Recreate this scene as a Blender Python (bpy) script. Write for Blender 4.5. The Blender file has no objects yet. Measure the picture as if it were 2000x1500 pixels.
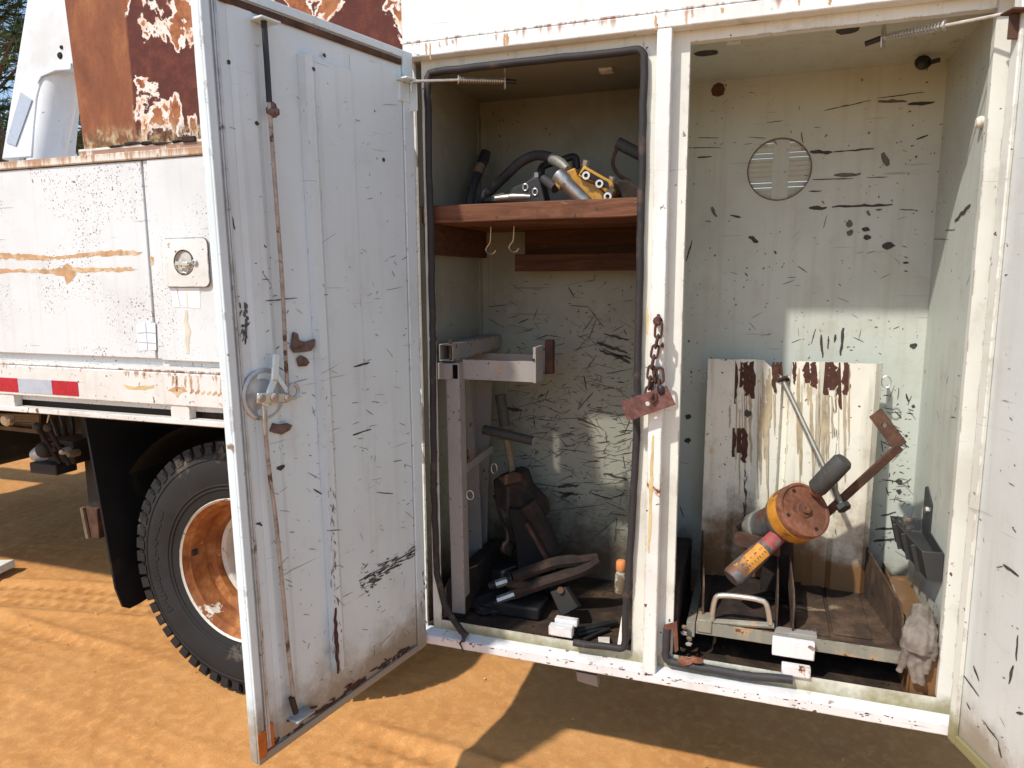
import bpy, bmesh, math, random
import numpy as np
from mathutils import Vector, Matrix, Quaternion
rnd = random.Random(7)
scene = bpy.context.scene
C = scene.collection

# ------------------------------------------------------------------ camera
FPX = 1395.0                                   # focal length in photo pixels (2000 wide)
CX, CY = 1000.0, 750.0
def _cd(p): return Vector(((p[0]-CX)/FPX, (p[1]-CY)/FPX, 1.0))
_X = (-_cd((-3050, 565))).normalized()
_Z = -_cd((1050, 10180)); _Z = (_Z - _X*_Z.dot(_X)).normalized()
_Y = _Z.cross(_X)
CAM = Vector((0.0, -2.0947, 1.69))
cam_d = bpy.data.cameras.new('camera'); cam = bpy.data.objects.new('camera', cam_d); C.objects.link(cam)
cam_d.sensor_width = 36.0; cam_d.lens = 36.0*FPX/2000.0; cam_d.clip_start = 0.05; cam_d.clip_end = 1000
cam.matrix_world = Matrix(((_X[0], -_X[1], -_X[2], CAM[0]), (_Y[0], -_Y[1], -_Y[2], CAM[1]),
                           (_Z[0], -_Z[1], -_Z[2], CAM[2]), (0, 0, 0, 1)))
scene.camera = cam
# ------------------------------------------------------------------ light
SUN = Vector((-0.415, -0.745, 1.0)).normalized()    # towards the sun
elev = math.asin(SUN.z); azim = math.atan2(SUN.x, SUN.y)
world = bpy.data.worlds.new('World'); scene.world = world; world.use_nodes = True
wn = world.node_tree; sky = wn.nodes.new('ShaderNodeTexSky'); sky.sky_type = 'NISHITA'
sky.sun_disc = False; sky.sun_elevation = elev; sky.sun_rotation = azim
sky.air_density = 1.0; sky.dust_density = 0.6; sky.ozone_density = 1.2
bg = wn.nodes['Background']; wn.links.new(sky.outputs[0], bg.inputs[0]); bg.inputs[1].default_value = 0.15
sl = bpy.data.lights.new('sun', 'SUN'); so = bpy.data.objects.new('sun', sl); C.objects.link(so)
sl.energy = 3.1; sl.angle = math.radians(1.5); sl.color = (1.0, 0.95, 0.86)
so.location = (-6, -10, 14); so.rotation_euler = (-SUN).to_track_quat('-Z', 'Y').to_euler()
scene.view_settings.view_transform = 'Standard'; scene.view_settings.look = 'None'
scene.view_settings.exposure = 0.46; scene.view_settings.gamma = 1.0
scene.render.engine = 'CYCLES'
scene.cycles.max_bounces = 8; scene.cycles.diffuse_bounces = 5; scene.cycles.use_denoising = True

# ------------------------------------------------------------------ photo pixel -> place
def ray(p):
    d = _cd(p); return Vector((_X.dot(d), _Y.dot(d), _Z.dot(d)))
def PY(x, y, Y=0.0): d = ray((x, y)); return CAM + d*((Y-CAM.y)/d.y)
def PX(x, y, X): d = ray((x, y)); return CAM + d*((X-CAM.x)/d.x)
def PZ(x, y, Z=0.0): d = ray((x, y)); return CAM + d*((Z-CAM.z)/d.z)
def PP(x, y, o, n): d = ray((x, y)); return CAM + d*((o-CAM).dot(n)/d.dot(n))
V = Vector
# ------------------------------------------------------------------ mesh building
class MB:
    def __init__(s): s.v = []; s.f = []
    def add(s, vs, fs):
        k = len(s.v); s.v += [V(p) for p in vs]; s.f += [tuple(i+k for i in q) for q in fs]; return s
    def box(s, x0, x1, y0, y1, z0, z1):
        return s.add([(x0,y0,z0),(x1,y0,z0),(x1,y1,z0),(x0,y1,z0),(x0,y0,z1),(x1,y0,z1),(x1,y1,z1),(x0,y1,z1)],
                     [(0,3,2,1),(4,5,6,7),(0,1,5,4),(1,2,6,5),(2,3,7,6),(3,0,4,7)])
    def obox(s, c, a, b, d):
        c, a, b, d = V(c), V(a), V(b), V(d)
        return s.add([c-a-b-d, c+a-b-d, c+a+b-d, c-a+b-d, c-a-b+d, c+a-b+d, c+a+b+d, c-a+b+d],
                     [(0,3,2,1),(4,5,6,7),(0,1,5,4),(1,2,6,5),(2,3,7,6),(3,0,4,7)])
    def prism(s, poly, vec):
        poly = [V(p) for p in poly]; n = len(poly); vec = V(vec)
        return s.add(poly+[p+vec for p in poly], [tuple(range(n)), tuple(range(2*n-1, n-1, -1))] +
                     [(i, (i+1) % n, n+(i+1) % n, n+i) for i in range(n)])
    def poly(s, pts): return s.add(pts, [tuple(range(len(pts)))])
    def bar(s, p, q, w, h, up=(0, 0, 1)):
        p, q = V(p), V(q); a = (q-p); L = a.length; a = a/L; u = V(up)
        b = a.cross(u)
        if b.length < 1e-4: b = a.cross(V((1, 0, 0)))
        b.normalize(); d = b.cross(a).normalized()
        return s.obox((p+q)/2, a*L/2, b*w/2, d*h/2)
    def tube(s, path, r, n=10, closed=False, cap=True):
        path = [V(p) for p in path]; m = len(path); rs = r if isinstance(r, (list, tuple)) else [r]*m
        rings = []; ref = None
        for i, p in enumerate(path):
            if closed: t = path[(i+1) % m]-path[i-1]
            else: t = path[min(i+1, m-1)]-path[max(i-1, 0)]
            t.normalize()
            if ref is None:
                ref = t.cross(V((0, 0, 1)))
                if ref.length < 1e-3: ref = t.cross(V((1, 0, 0)))
            b = (ref - t*ref.dot(t)).normalized(); ref = b; c = t.cross(b)
            rings.append([p + (b*math.cos(2*math.pi*k/n) + c*math.sin(2*math.pi*k/n))*rs[i] for k in range(n)])
        vs = [q for rr in rings for q in rr]; fs = []
        for i in range(m if closed else m-1):
            j = (i+1) % m
            for k in range(n): fs.append((i*n+k, i*n+(k+1) % n, j*n+(k+1) % n, j*n+k))
        if cap and not closed: fs += [tuple(range(n))[::-1], tuple((m-1)*n+k for k in range(n))]
        return s.add(vs, fs)
    def lathe(s, prof, c, ax, n=32, capends=True):
        c = V(c); ax = V(ax).normalized(); b = ax.cross(V((0, 0, 1)))
        if b.length < 1e-3: b = ax.cross(V((1, 0, 0)))
        b.normalize(); d = ax.cross(b); m = len(prof)
        vs = [c + ax*h + (b*math.cos(2*math.pi*k/n)+d*math.sin(2*math.pi*k/n))*max(r, 1e-4) for r, h in prof for k in range(n)]
        fs = [(i*n+k, i*n+(k+1) % n, (i+1)*n+(k+1) % n, (i+1)*n+k) for i in range(m-1) for k in range(n)]
        if capends: fs += [tuple(range(n))[::-1], tuple((m-1)*n+k for k in range(n))]
        return s.add(vs, fs)
    def blob(s, c, r, jit=0.25, sub=2, seed=0):
        bm = bmesh.new(); bmesh.ops.create_icosphere(bm, subdivisions=sub, radius=1.0)
        g = random.Random(seed); r = r if isinstance(r, (tuple, list)) else (r, r, r)
        bm.verts.ensure_lookup_table()
        vs = [V(c) + V((p.co.x*r[0], p.co.y*r[1], p.co.z*r[2]))*(1+g.uniform(-jit, jit)) for p in bm.verts]
        fs = [tuple(v.index for v in f.verts) for f in bm.faces]; bm.free(); return s.add(vs, fs)
    def build(s, name, mat, parent=None, bevel=0.0, smooth=True, ang=38, kind=None, label=None, cat=None, group=None, seg=2, recalc=True):
        off = V((0, 0, 0))
        if parent is not None: off = V(parent.get('_w', (0, 0, 0)))
        me = bpy.data.meshes.new(name)
        me.from_pydata([tuple(p-off) for p in s.v], [], s.f); me.update()
        bm = bmesh.new(); bm.from_mesh(me)
        if recalc: bmesh.ops.recalc_face_normals(bm, faces=bm.faces)
        if smooth:
            for f in bm.faces: f.smooth = True
            for e in bm.edges:
                if len(e.link_faces) == 2 and e.calc_face_angle(0) > math.radians(ang): e.smooth = False
        bm.to_mesh(me); bm.free()
        o = bpy.data.objects.new(name, me); C.objects.link(o)
        if isinstance(mat, (list, tuple)):
            for m in mat: me.materials.append(m)
        else: me.materials.append(mat)
        if parent is not None: o.parent = parent; o['_w'] = tuple(off)
        else: o['_w'] = (0, 0, 0)
        if bevel:
            b = o.modifiers.new('bevel', 'BEVEL'); b.width = bevel; b.segments = seg; b.limit_method = 'ANGLE'; b.angle_limit = math.radians(40); b.harden_normals = False
        if kind: o['kind'] = kind
        if label: o['label'] = label
        if cat: o['category'] = cat
        if group: o['group'] = group
        return o
def thing(name, loc, label, cat, group=None):
    o = bpy.data.objects.new(name, None); C.objects.link(o); o.location = loc; o['_w'] = tuple(loc)
    o['label'] = label; o['category'] = cat; o.empty_display_size = 0.1
    if group: o['group'] = group
    return o
def sub(path, k=6):
    """Catmull-Rom through the given points"""
    p = [V(a) for a in path]; p = [p[0]*2-p[1]] + p + [p[-1]*2-p[-2]]; out = []
    for i in range(1, len(p)-2):
        for j in range(k):
            t = j/k; a, b, c, d = p[i-1], p[i], p[i+1], p[i+2]
            out.append(0.5*((2*b)+(c-a)*t+(2*a-5*b+4*c-d)*t*t+(3*b-a-3*c+d)*t**3))
    return out + [p[-2]]

# ------------------------------------------------------------------ materials
class NT:
    def __init__(s, name):
        s.mat = bpy.data.materials.new(name); s.mat.use_nodes = True; s.t = s.mat.node_tree
        s.b = s.t.nodes['Principled BSDF']; g = s.t.nodes.new('ShaderNodeNewGeometry'); s.P = g.outputs['Position']; s.N = g.outputs['Normal']
    def n(s, ty): return s.t.nodes.new(ty)
    def put(s, sock, v):
        if isinstance(v, bpy.types.NodeSocket): s.t.links.new(v, sock)
        elif isinstance(v, (tuple, list)):
            sock.default_value = tuple(v) + ((1.0,) if len(v) == 3 and sock.type == 'RGBA' else ())
        else: sock.default_value = v
    def m(s, op, a, b=None, clamp=False):
        q = s.n('ShaderNodeMath'); q.operation = op; q.use_clamp = clamp; s.put(q.inputs[0], a)
        if b is not None: s.put(q.inputs[1], b)
        return q.outputs[0]
    def map(s, v, sc=(1, 1, 1), rot=(0, 0, 0), loc=(0, 0, 0)):
        q = s.n('ShaderNodeMapping'); s.put(q.inputs[0], v); q.inputs[1].default_value = loc; q.inputs[2].default_value = rot; q.inputs[3].default_value = sc
        return q.outputs[0]
    def noise(s, sc, det=4, ro=0.55, dist=0.0, vec=None, col=False):
        q = s.n('ShaderNodeTexNoise'); s.put(q.inputs['Vector'], vec if vec is not None else s.P)
        q.inputs['Scale'].default_value = sc; q.inputs['Detail'].default_value = det; q.inputs['Roughness'].default_value = ro; q.inputs['Distortion'].default_value = dist
        return q.outputs[1] if col else q.outputs[0]
    def step(s, v, a, b):
        q = s.n('ShaderNodeMapRange'); q.interpolation_type = 'SMOOTHSTEP'; s.put(q.inputs[0], v)
        s.put(q.inputs[1], a); s.put(q.inputs[2], b); return q.outputs[0]
    def mix(s, f, a, b):
        q = s.n('ShaderNodeMix'); q.data_type = 'RGBA'; s.put(q.inputs[0], f); s.put(q.inputs[6], a); s.put(q.inputs[7], b); return q.outputs[2]
    def ramp(s, f, stops):
        q = s.n('ShaderNodeValToRGB'); s.put(q.inputs[0], f); e = q.color_ramp.elements
        while len(e) < len(stops): e.new(0.5)
        for k, (p, c) in enumerate(stops): e[k].position = p; e[k].color = tuple(c)+(1,)
        return q.outputs[0]
    def xyz(s):
        q = s.n('ShaderNodeSeparateXYZ'); s.put(q.inputs[0], s.P); return q.outputs
    def bump(s, h, st=0.2, d=0.01):
        q = s.n('ShaderNodeBump'); q.inputs['Strength'].default_value = st; q.inputs['Distance'].default_value = d; s.put(q.inputs['Height'], h)
        s.put(s.b.inputs['Normal'], q.outputs[0])
    def fin(s, col, rough=0.5, metal=0.0, spec=0.5):
        s.put(s.b.inputs['Base Color'], col); s.put(s.b.inputs['Roughness'], rough); s.put(s.b.inputs['Metallic'], metal); s.b.inputs['Specular IOR Level'].default_value = spec
        return s.mat
RUST = (0.16, 0.055, 0.022); RUSTL = (0.42, 0.17, 0.05)
def paint(name, base=(0.74, 0.75, 0.73), dark=(0.52, 0.50, 0.44), grime=0.35, chips=0.35, chip_scale=55, rust=0.0, rust_scale=5.0,
          drips=(), edge=0.5, rough=0.38, scratch=0.35, zdirt=None, dirtcol=(0.2, 0.15, 0.09)):
    t = NT(name)
    nb = t.noise(2.3, 4, 0.62)
    col = t.mix(t.m('MULTIPLY', t.step(nb, 0.42, 0.72), 0.55), base, dark)
    fine = t.noise(140, 3, 0.6)
    col = t.mix(t.m('MULTIPLY', t.step(fine, 0.5, 0.75), 0.12), col, dark)
    stv = t.map(t.P, (24, 24, 1.3)); st = t.noise(1.0, 4, 0.6, vec=stv)
    col = t.mix(t.m('MULTIPLY', t.step(st, 0.5, 0.72), grime*0.55), col, (0.33, 0.29, 0.21))
    blot = t.noise(9, 5, 0.7)
    col = t.mix(t.m('MULTIPLY', t.step(blot, 0.54, 0.68), grime*0.5), col, (0.38, 0.34, 0.26))
    h = 0.5
    for k, (rx, rz) in enumerate(((0.35, 0.5), (-0.6, 1.9))):
        sv = t.map(t.P, (3, 3, 95), (rx, rz*0.6, rz), (k*3.1, 0, 0)); sn = t.noise(1.0, 2, 0.5, vec=sv)
        msk = t.m('MULTIPLY', t.step(sn, 0.70, 0.74), t.step(t.noise(5, 2, vec=t.map(t.P, loc=(k*7, 2, 1))), 0.5, 0.62))
        col = t.mix(t.m('MULTIPLY', msk, scratch), col, (0.16, 0.14, 0.12))
    tt = 0.735 - 0.13*chips
    cm = t.m('MULTIPLY', t.step(t.noise(chip_scale, 3, 0.5), tt, tt+0.018), t.step(t.noise(3.1, 3, 0.6), 0.44, 0.56))
    rm = cm
    if rust > 0:
        r0 = 0.70 - 0.16*rust
        rn = t.noise(rust_scale, 6, 0.68, 0.4)
        halo = t.step(rn, r0-0.05, r0+0.01)
        col = t.mix(t.m('MULTIPLY', halo, 0.6), col, (0.5, 0.27, 0.1))
        rm = t.m('MAXIMUM', rm, t.step(rn, r0, r0+0.02))
    z = t.xyz()[2]
    for (zt, ln, amt) in drips:
        zf = t.m('DIVIDE', t.m('SUBTRACT', z, zt-ln), ln, True)
        below = t.m('LESS_THAN', z, zt+0.004)
        dn = t.noise(1.0, 4, 0.65, vec=t.map(t.P, (38, 38, 1.6), loc=(zt*9, 0, 0)))
        big = t.noise(1.0, 2, 0.5, vec=t.map(t.P, (2.5, 2.5, 0.2), loc=(zt*5, 3, 0)))
        dm = t.step(t.m('ADD', t.m('ADD', dn, t.m('MULTIPLY', zf, 0.30)), t.m('MULTIPLY', big, 0.35)), 0.98-0.2*amt, 1.14-0.2*amt)
        dm = t.m('MULTIPLY', t.m('MULTIPLY', dm, below), t.m('GREATER_THAN', z, zt-ln))
        col = t.mix(t.m('MULTIPLY', dm, 0.85), col, t.mix(zf, (0.55, 0.30, 0.10), (0.25, 0.09, 0.03)))
    if edge > 0:
        bv = t.n('ShaderNodeBevel'); bv.samples = 2; bv.inputs[0].default_value = 0.006
        dp = t.n('ShaderNodeVectorMath'); dp.operation = 'DOT_PRODUCT'; t.put(dp.inputs[0], bv.outputs[0]); t.put(dp.inputs[1], t.N)
        em = t.step(t.m('SUBTRACT', 1.0, dp.outputs['Value']), 0.03, 0.15)
        en = t.step(t.noise(16, 5, 0.7), 0.66-0.2*edge, 0.72-0.2*edge)
        em = t.m('MULTIPLY', em, en); rm = t.m('MAXIMUM', rm, em)
    rc = t.mix(t.step(t.noise(40, 4), 0.4, 0.65), RUST, (0.09, 0.045, 0.03))
    col = t.mix(rm, col, rc)
    if zdirt:
        dz = t.m('SUBTRACT', 1.0, t.m('DIVIDE', t.m('SUBTRACT', z, zdirt[0]), zdirt[1]-zdirt[0], True))
        dd = t.step(t.m('ADD', t.m('MULTIPLY', dz, 0.75), t.m('MULTIPLY', t.noise(7, 5, 0.7), 0.75)), 0.62, 1.0)
        col = t.mix(dd, col, dirtcol)
    t.bump(t.m('ADD', t.m('MULTIPLY', t.noise(2.7, 2), 1.5), t.m('MULTIPLY', t.noise(60, 2, 0.6), 0.06)), 0.35, 0.006)
    return t.fin(col, t.mix(rm, (rough,)*3, (0.85,)*3), 0.0, 0.45)
def rusty(name, a=(0.17, 0.062, 0.028), b=(0.30, 0.12, 0.045), c=(0.07, 0.035, 0.022), sc=14, rough=0.85, left=None, lt=0.62, bump=0.5):
    t = NT(name); n1 = t.noise(sc, 8, 0.68, 0.3); n2 = t.noise(sc*0.3, 5, 0.6)
    col = t.ramp(n1, [(0.32, c), (0.5, a), (0.68, b)])
    col = t.mix(t.m('MULTIPLY', t.step(n2, 0.5, 0.66), 0.6), col, c)
    if left: col = t.mix(t.step(t.noise(sc*0.55, 9, 0.7, 0.3, vec=t.map(t.P, loc=(4, 1, 9))), lt, lt+0.025), col, left)
    t.bump(t.m('ADD', n1, t.m('MULTIPLY', t.noise(sc*9, 3), 0.4)), bump, 0.004)
    return t.fin(col, rough, 0.0, 0.3)
def plain(name, col, rough=0.5, metal=0.0, var=0.25, sc=20, dirt=None, dt=0.58, bump=0.15, spec=0.5):
    t = NT(name); n1 = t.noise(sc, 6, 0.65); dk = tuple(x*(1-var) for x in col); lt = tuple(min(1, x*(1+var*0.6)) for x in col)
    c = t.ramp(n1, [(0.3, dk), (0.52, col), (0.72, lt)])
    if dirt: c = t.mix(t.step(t.noise(sc*0.6, 8, 0.7, vec=t.map(t.P, loc=(3, 8, 1))), dt, dt+0.07), c, dirt)
    r = t.step(n1, 0.2, 0.8); rr = t.m('ADD', rough-0.08, t.m('MULTIPLY', r, 0.16))
    t.bump(t.m('ADD', n1, t.m('MULTIPLY', t.noise(sc*7, 3), 0.3)), bump, 0.003)
    return t.fin(c, rr, metal, spec)
def wood(name, a=(0.30, 0.12, 0.045), b=(0.13, 0.05, 0.022), c=(0.50, 0.26, 0.12)):
    t = NT(name); v = t.map(t.P, (3.0, 16, 38)); n1 = t.noise(1.0, 8, 0.65, 0.9, vec=v)
    n2 = t.noise(1.0, 5, 0.6, vec=t.map(t.P, (10, 30, 55), loc=(2, 3, 4)))
    col = t.ramp(n1, [(0.3, b), (0.52, a), (0.74, tuple(0.6*x+0.4*y for x, y in zip(a, c)))])
    col = t.mix(t.step(n2, 0.64, 0.70), col, c)
    col = t.mix(t.m('MULTIPLY', t.step(t.noise(7, 5), 0.5, 0.66), 0.5), col, b)
    t.bump(n1, 0.5, 0.004); return t.fin(col, 0.8, 0.0, 0.2)

M = {}
M['white'] = paint('white_paint', grime=0.25, chips=0.3, edge=0.75, drips=((2.408, 0.055, 0.22),))
M['post'] = paint('post_paint', base=(0.76, 0.76, 0.73), grime=0.3, chips=0.45, chip_scale=38, edge=0.8, rust=0.22, rust_scale=9)
M['sill'] = paint('sill_paint', base=(0.74, 0.73, 0.74), grime=0.3, chips=0.8, chip_scale=42, edge=0.95, rust=0.1, rust_scale=16)
M['flange'] = paint('flange_paint', base=(0.70, 0.71, 0.64), grime=0.55, chips=0.4, edge=0.7, zdirt=(0.44, 0.60), dirtcol=(0.24, 0.22, 0.11))
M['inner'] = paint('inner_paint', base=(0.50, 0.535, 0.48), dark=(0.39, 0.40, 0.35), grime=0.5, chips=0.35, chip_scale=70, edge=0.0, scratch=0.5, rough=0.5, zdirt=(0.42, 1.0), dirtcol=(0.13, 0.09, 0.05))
M['inner_shaded'] = paint('inner_paint_shaded', base=(0.27, 0.275, 0.225), dark=(0.16, 0.155, 0.12), grime=0.6, chips=0.45, chip_scale=70, edge=0.0, scratch=0.8, rough=0.55, zdirt=(0.40, 1.15), dirtcol=(0.07, 0.05, 0.032))  # copy of inner_paint with the left compartment's shade mixed into its colour
M['door'] = paint('door_paint', base=(0.64, 0.73, 0.76), dark=(0.55, 0.60, 0.61), grime=0.24, chips=0.12, chip_scale=60, edge=0.45, scratch=0.55, rough=0.33, zdirt=(0.42, 0.75), dirtcol=(0.28, 0.25, 0.2))
M['door2'] = paint('right_door_paint', base=(0.58, 0.60, 0.58), dark=(0.47, 0.475, 0.45), grime=0.3, chips=0.15, edge=0.45, scratch=0.3, zdirt=(0.42, 0.7), dirtcol=(0.3, 0.26, 0.2))
M['locker'] = paint('locker_paint', base=(0.66, 0.69, 0.70), dark=(0.54, 0.55, 0.53), grime=0.22, chips=0.85, chip_scale=125, edge=0.5, rust=0.0, scratch=0.6)
M['skirt'] = paint('skirt_paint', base=(0.70, 0.68, 0.65), grime=0.35, chips=0.55, chip_scale=60, edge=0.8, rust=0.22, rust_scale=11, drips=((1.352, 0.05, 0.2),))
M['lip'] = paint('lip_paint', base=(0.70, 0.66, 0.58), grime=0.4, chips=0.4, edge=0.9, rust=0.35, rust_scale=8, drips=((2.168, 0.07, 1.15),))
M['boomp'] = paint('boom_paint', base=(0.74, 0.75, 0.76), grime=0.2, chips=0.2, chip_scale=20, edge=0.2)
M['rack'] = paint('rack_paint', base=(0.27, 0.25, 0.235), dark=(0.17, 0.145, 0.125), grime=0.7, chips=0.5, edge=0.7, rust=0.25, rust_scale=9, rough=0.55)
M['panel'] = paint('panel_paint', base=(0.72, 0.70, 0.60), dark=(0.56, 0.53, 0.44), grime=0.85, chips=0.35, edge=0.6, rust=0.2, rust_scale=4, zdirt=(0.60, 1.15), dirtcol=(0.17, 0.085, 0.035))
M['rust'] = rusty('rusty_steel', (0.085, 0.042, 0.028), (0.14, 0.072, 0.044), (0.042, 0.026, 0.019))
M['traypaint'] = paint('tray_paint', base=(0.21, 0.21, 0.17), dark=(0.13, 0.12, 0.09), grime=0.9, chips=0.6, edge=0.9, rust=0.5, rust_scale=9, rough=0.6)
M['rustdark'] = rusty('dark_rusty_steel', (0.026, 0.017, 0.014), (0.058, 0.034, 0.024), (0.012, 0.009, 0.008))
M['rustchain'] = rusty('chain_rust', (0.085, 0.038, 0.03), (0.14, 0.06, 0.042), (0.04, 0.022, 0.02), sc=60)
M['tag'] = rusty('tag_rust', (0.165, 0.075, 0.065), (0.22, 0.11, 0.10), (0.08, 0.035, 0.03), sc=45, bump=0.8)
M['rim'] = rusty('rim_rust', (0.36, 0.135, 0.042), (0.50, 0.27, 0.11), (0.17, 0.055, 0.022), sc=12, left=(0.62, 0.58, 0.5), lt=0.60)
M['rimwhite'] = paint('rim_paint', base=(0.62, 0.6, 0.53), grime=0.6, chips=0.6, edge=0.8, rust=0.55, rust_scale=7)
M['tray'] = rusty('tray_rust', (0.060, 0.037, 0.024), (0.135, 0.082, 0.048), (0.02, 0.014, 0.011), sc=9, left=(0.20, 0.16, 0.10), lt=0.63)
M['floor'] = rusty('floor_rust', (0.032, 0.021, 0.014), (0.09, 0.053, 0.03), (0.010, 0.008, 0.007), sc=7)
M['rubber'] = plain('rubber', (0.045, 0.042, 0.045), 0.62, var=0.4, dirt=(0.16, 0.12, 0.10), dt=0.6, sc=14, spec=0.3)
M['seal'] = plain('seal_rubber', (0.034, 0.030, 0.030), 0.65, var=0.3, dirt=(0.085, 0.058, 0.046), dt=0.57, sc=11, spec=0.3)
M['tyre'] = plain('tyre_rubber', (0.019, 0.0185, 0.019), 0.72, var=0.35, dirt=(0.09, 0.075, 0.06), dt=0.57, sc=7, spec=0.3)
M['flap'] = plain('flap_rubber', (0.012, 0.012, 0.013), 0.6, var=0.3, sc=6, dirt=(0.03, 0.024, 0.018), dt=0.6, spec=0.25)
M['black'] = plain('black_iron', (0.014, 0.014, 0.015), 0.5, 0.0, var=0.5, sc=25, dirt=(0.07, 0.05, 0.035), dt=0.6)
M['chassis'] = plain('chassis_grease', (0.016, 0.014, 0.013), 0.7, var=0.5, sc=9, dirt=(0.05, 0.034, 0.022), dt=0.58)
M['steel'] = plain('bare_steel', (0.42, 0.40, 0.37), 0.38, 0.85, var=0.3, sc=40, dirt=(0.16, 0.11, 0.07), dt=0.6)
M['zinc'] = plain('zinc_plate', (0.60, 0.58, 0.53), 0.36, 0.75, var=0.2, sc=60, dirt=(0.3, 0.24, 0.17), dt=0.64)
M['dish'] = plain('latch_steel', (0.50, 0.52, 0.53), 0.42, 0.35, var=0.3, sc=22, dirt=(0.18, 0.16, 0.14), dt=0.58)
M['rod'] = plain('rod_steel', (0.40, 0.33, 0.28), 0.6, 0.2, var=0.5, sc=30, dirt=(0.10, 0.05, 0.03), dt=0.54)
M['rodgrey'] = plain('rod_grey', (0.24, 0.23, 0.20), 0.5, 0.4, var=0.3, sc=30, dirt=(0.12, 0.09, 0.06), dt=0.6)
M['yellow'] = plain('yellow_paint', (0.45, 0.225, 0.02), 0.42, var=0.35, sc=22, dirt=(0.07, 0.045, 0.02), dt=0.51)
M['orangepaint'] = plain('orange_band', (0.55, 0.24, 0.03), 0.5, var=0.3, sc=26, dirt=(0.16, 0.075, 0.035), dt=0.535)
M['redpaint'] = plain('faded_red', (0.30, 0.065, 0.06), 0.6, var=0.4, sc=30, dirt=(0.17, 0.15, 0.14), dt=0.49)
M['greyhandle'] = plain('grey_handle', (0.12, 0.118, 0.115), 0.6, 0.1, var=0.5, sc=34, dirt=(0.15, 0.06, 0.035), dt=0.49)
M['copper'] = rusty('orange_rust', (0.205, 0.078, 0.042), (0.29, 0.13, 0.08), (0.095, 0.04, 0.025), sc=24, bump=0.7, rough=0.7)
M['grip'] = plain('black_grip', (0.05, 0.048, 0.045), 0.72, var=0.3, sc=50, dirt=(0.10, 0.085, 0.07), dt=0.6)
M['plastic'] = plain('dark_plastic', (0.032, 0.033, 0.035), 0.5, var=0.2, sc=12, dirt=(0.19, 0.14, 0.09), dt=0.6)
M['wood'] = wood('red_brown_wood', (0.155, 0.066, 0.036), (0.062, 0.028, 0.017), (0.36, 0.20, 0.115))
M['wooddark'] = wood('dark_wood', (0.085, 0.036, 0.02), (0.04, 0.02, 0.012), (0.14, 0.065, 0.036))
M['scuff'] = plain('scuff_black', (0.05, 0.044, 0.038), 0.8, var=0.6, sc=90)
M['scuffgrey'] = plain('scuff_grey', (0.12, 0.108, 0.095), 0.8, var=0.5, sc=90)
M['rustspot'] = rusty('rust_spot', (0.075, 0.03, 0.02), (0.11, 0.045, 0.03), (0.05, 0.024, 0.018), sc=70)
M['bare'] = plain('bare_primer', (0.50, 0.30, 0.15), 0.75, var=0.35, sc=28, dirt=(0.60, 0.46, 0.30), dt=0.5)
M['rustrun'] = plain('rust_run', (0.60, 0.46, 0.22), 0.6, var=0.25, sc=20)
M['sticker'] = plain('white_sticker', (0.82, 0.82, 0.84), 0.4, var=0.05, sc=9)
M['tapered'] = plain('red_tape', (0.42, 0.012, 0.03), 0.3, var=0.12, sc=25, dirt=(0.28, 0.05, 0.06), dt=0.64)
M['tapewhite'] = plain('silver_tape', (0.42, 0.46, 0.52), 0.3, var=0.08, sc=25)
M['amber'] = plain('amber_reflector', (0.45, 0.11, 0.015), 0.35, var=0.3, sc=20, dirt=(0.12, 0.05, 0.02), dt=0.58)
M['foam'] = plain('torn_foam', (0.16, 0.11, 0.095), 0.95, var=0.5, sc=50, bump=0.8, spec=0.1)
M['glove'] = plain('leather_glove', (0.17, 0.14, 0.115), 0.75, var=0.5, sc=18, dirt=(0.16, 0.12, 0.09), dt=0.55, bump=0.4)
M['cap'] = plain('orange_cap', (0.75, 0.27, 0.09), 0.45, var=0.12, sc=20)
M['bottle'] = plain('bottle_plastic', (0.5, 0.48, 0.42), 0.45, var=0.2, sc=20, dirt=(0.2, 0.14, 0.09), dt=0.52)
M['paper'] = plain('paper_scrap', (0.7, 0.66, 0.58), 0.8, var=0.2, sc=30)
M['bark'] = plain('bark', (0.12, 0.08, 0.055), 0.9, var=0.5, sc=8, bump=0.8)
M['mudgreen'] = plain('grease_tan', (0.17, 0.125, 0.075), 0.8, var=0.4, sc=20)
def leafmat(name, a, b):
    t = NT(name); col = t.mix(t.step(t.noise(1.6, 4), 0.35, 0.65), a, b); t.fin(col, 0.6, 0.0, 0.3)
    t.b.inputs['Subsurface Weight'].default_value = 0.0
    return t.mat
M['leaf'] = leafmat('pine_needles', (0.035, 0.06, 0.02), (0.08, 0.115, 0.035))
def dirtmat():
    t = NT('orange_dirt'); n1 = t.noise(1.3, 6, 0.62); n2 = t.noise(22, 7, 0.72); n3 = t.noise(210, 4, 0.65)
    col = t.ramp(n1, [(0.32, (0.44, 0.195, 0.060)), (0.52, (0.54, 0.258, 0.086)), (0.70, (0.60, 0.31, 0.115))])
    col = t.mix(t.m('MULTIPLY', t.step(n2, 0.46, 0.62), 0.6), col, (0.66, 0.345, 0.13))
    col = t.mix(t.m('MULTIPLY', t.step(n3, 0.52, 0.68), 0.45), col, (0.40, 0.165, 0.045))
    t.bump(t.m('ADD', n2, t.m('MULTIPLY', n3, 0.5)), 0.5, 0.010); return t.fin(col, 0.95, 0.0, 0.1)
M['dirt'] = dirtmat()
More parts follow.
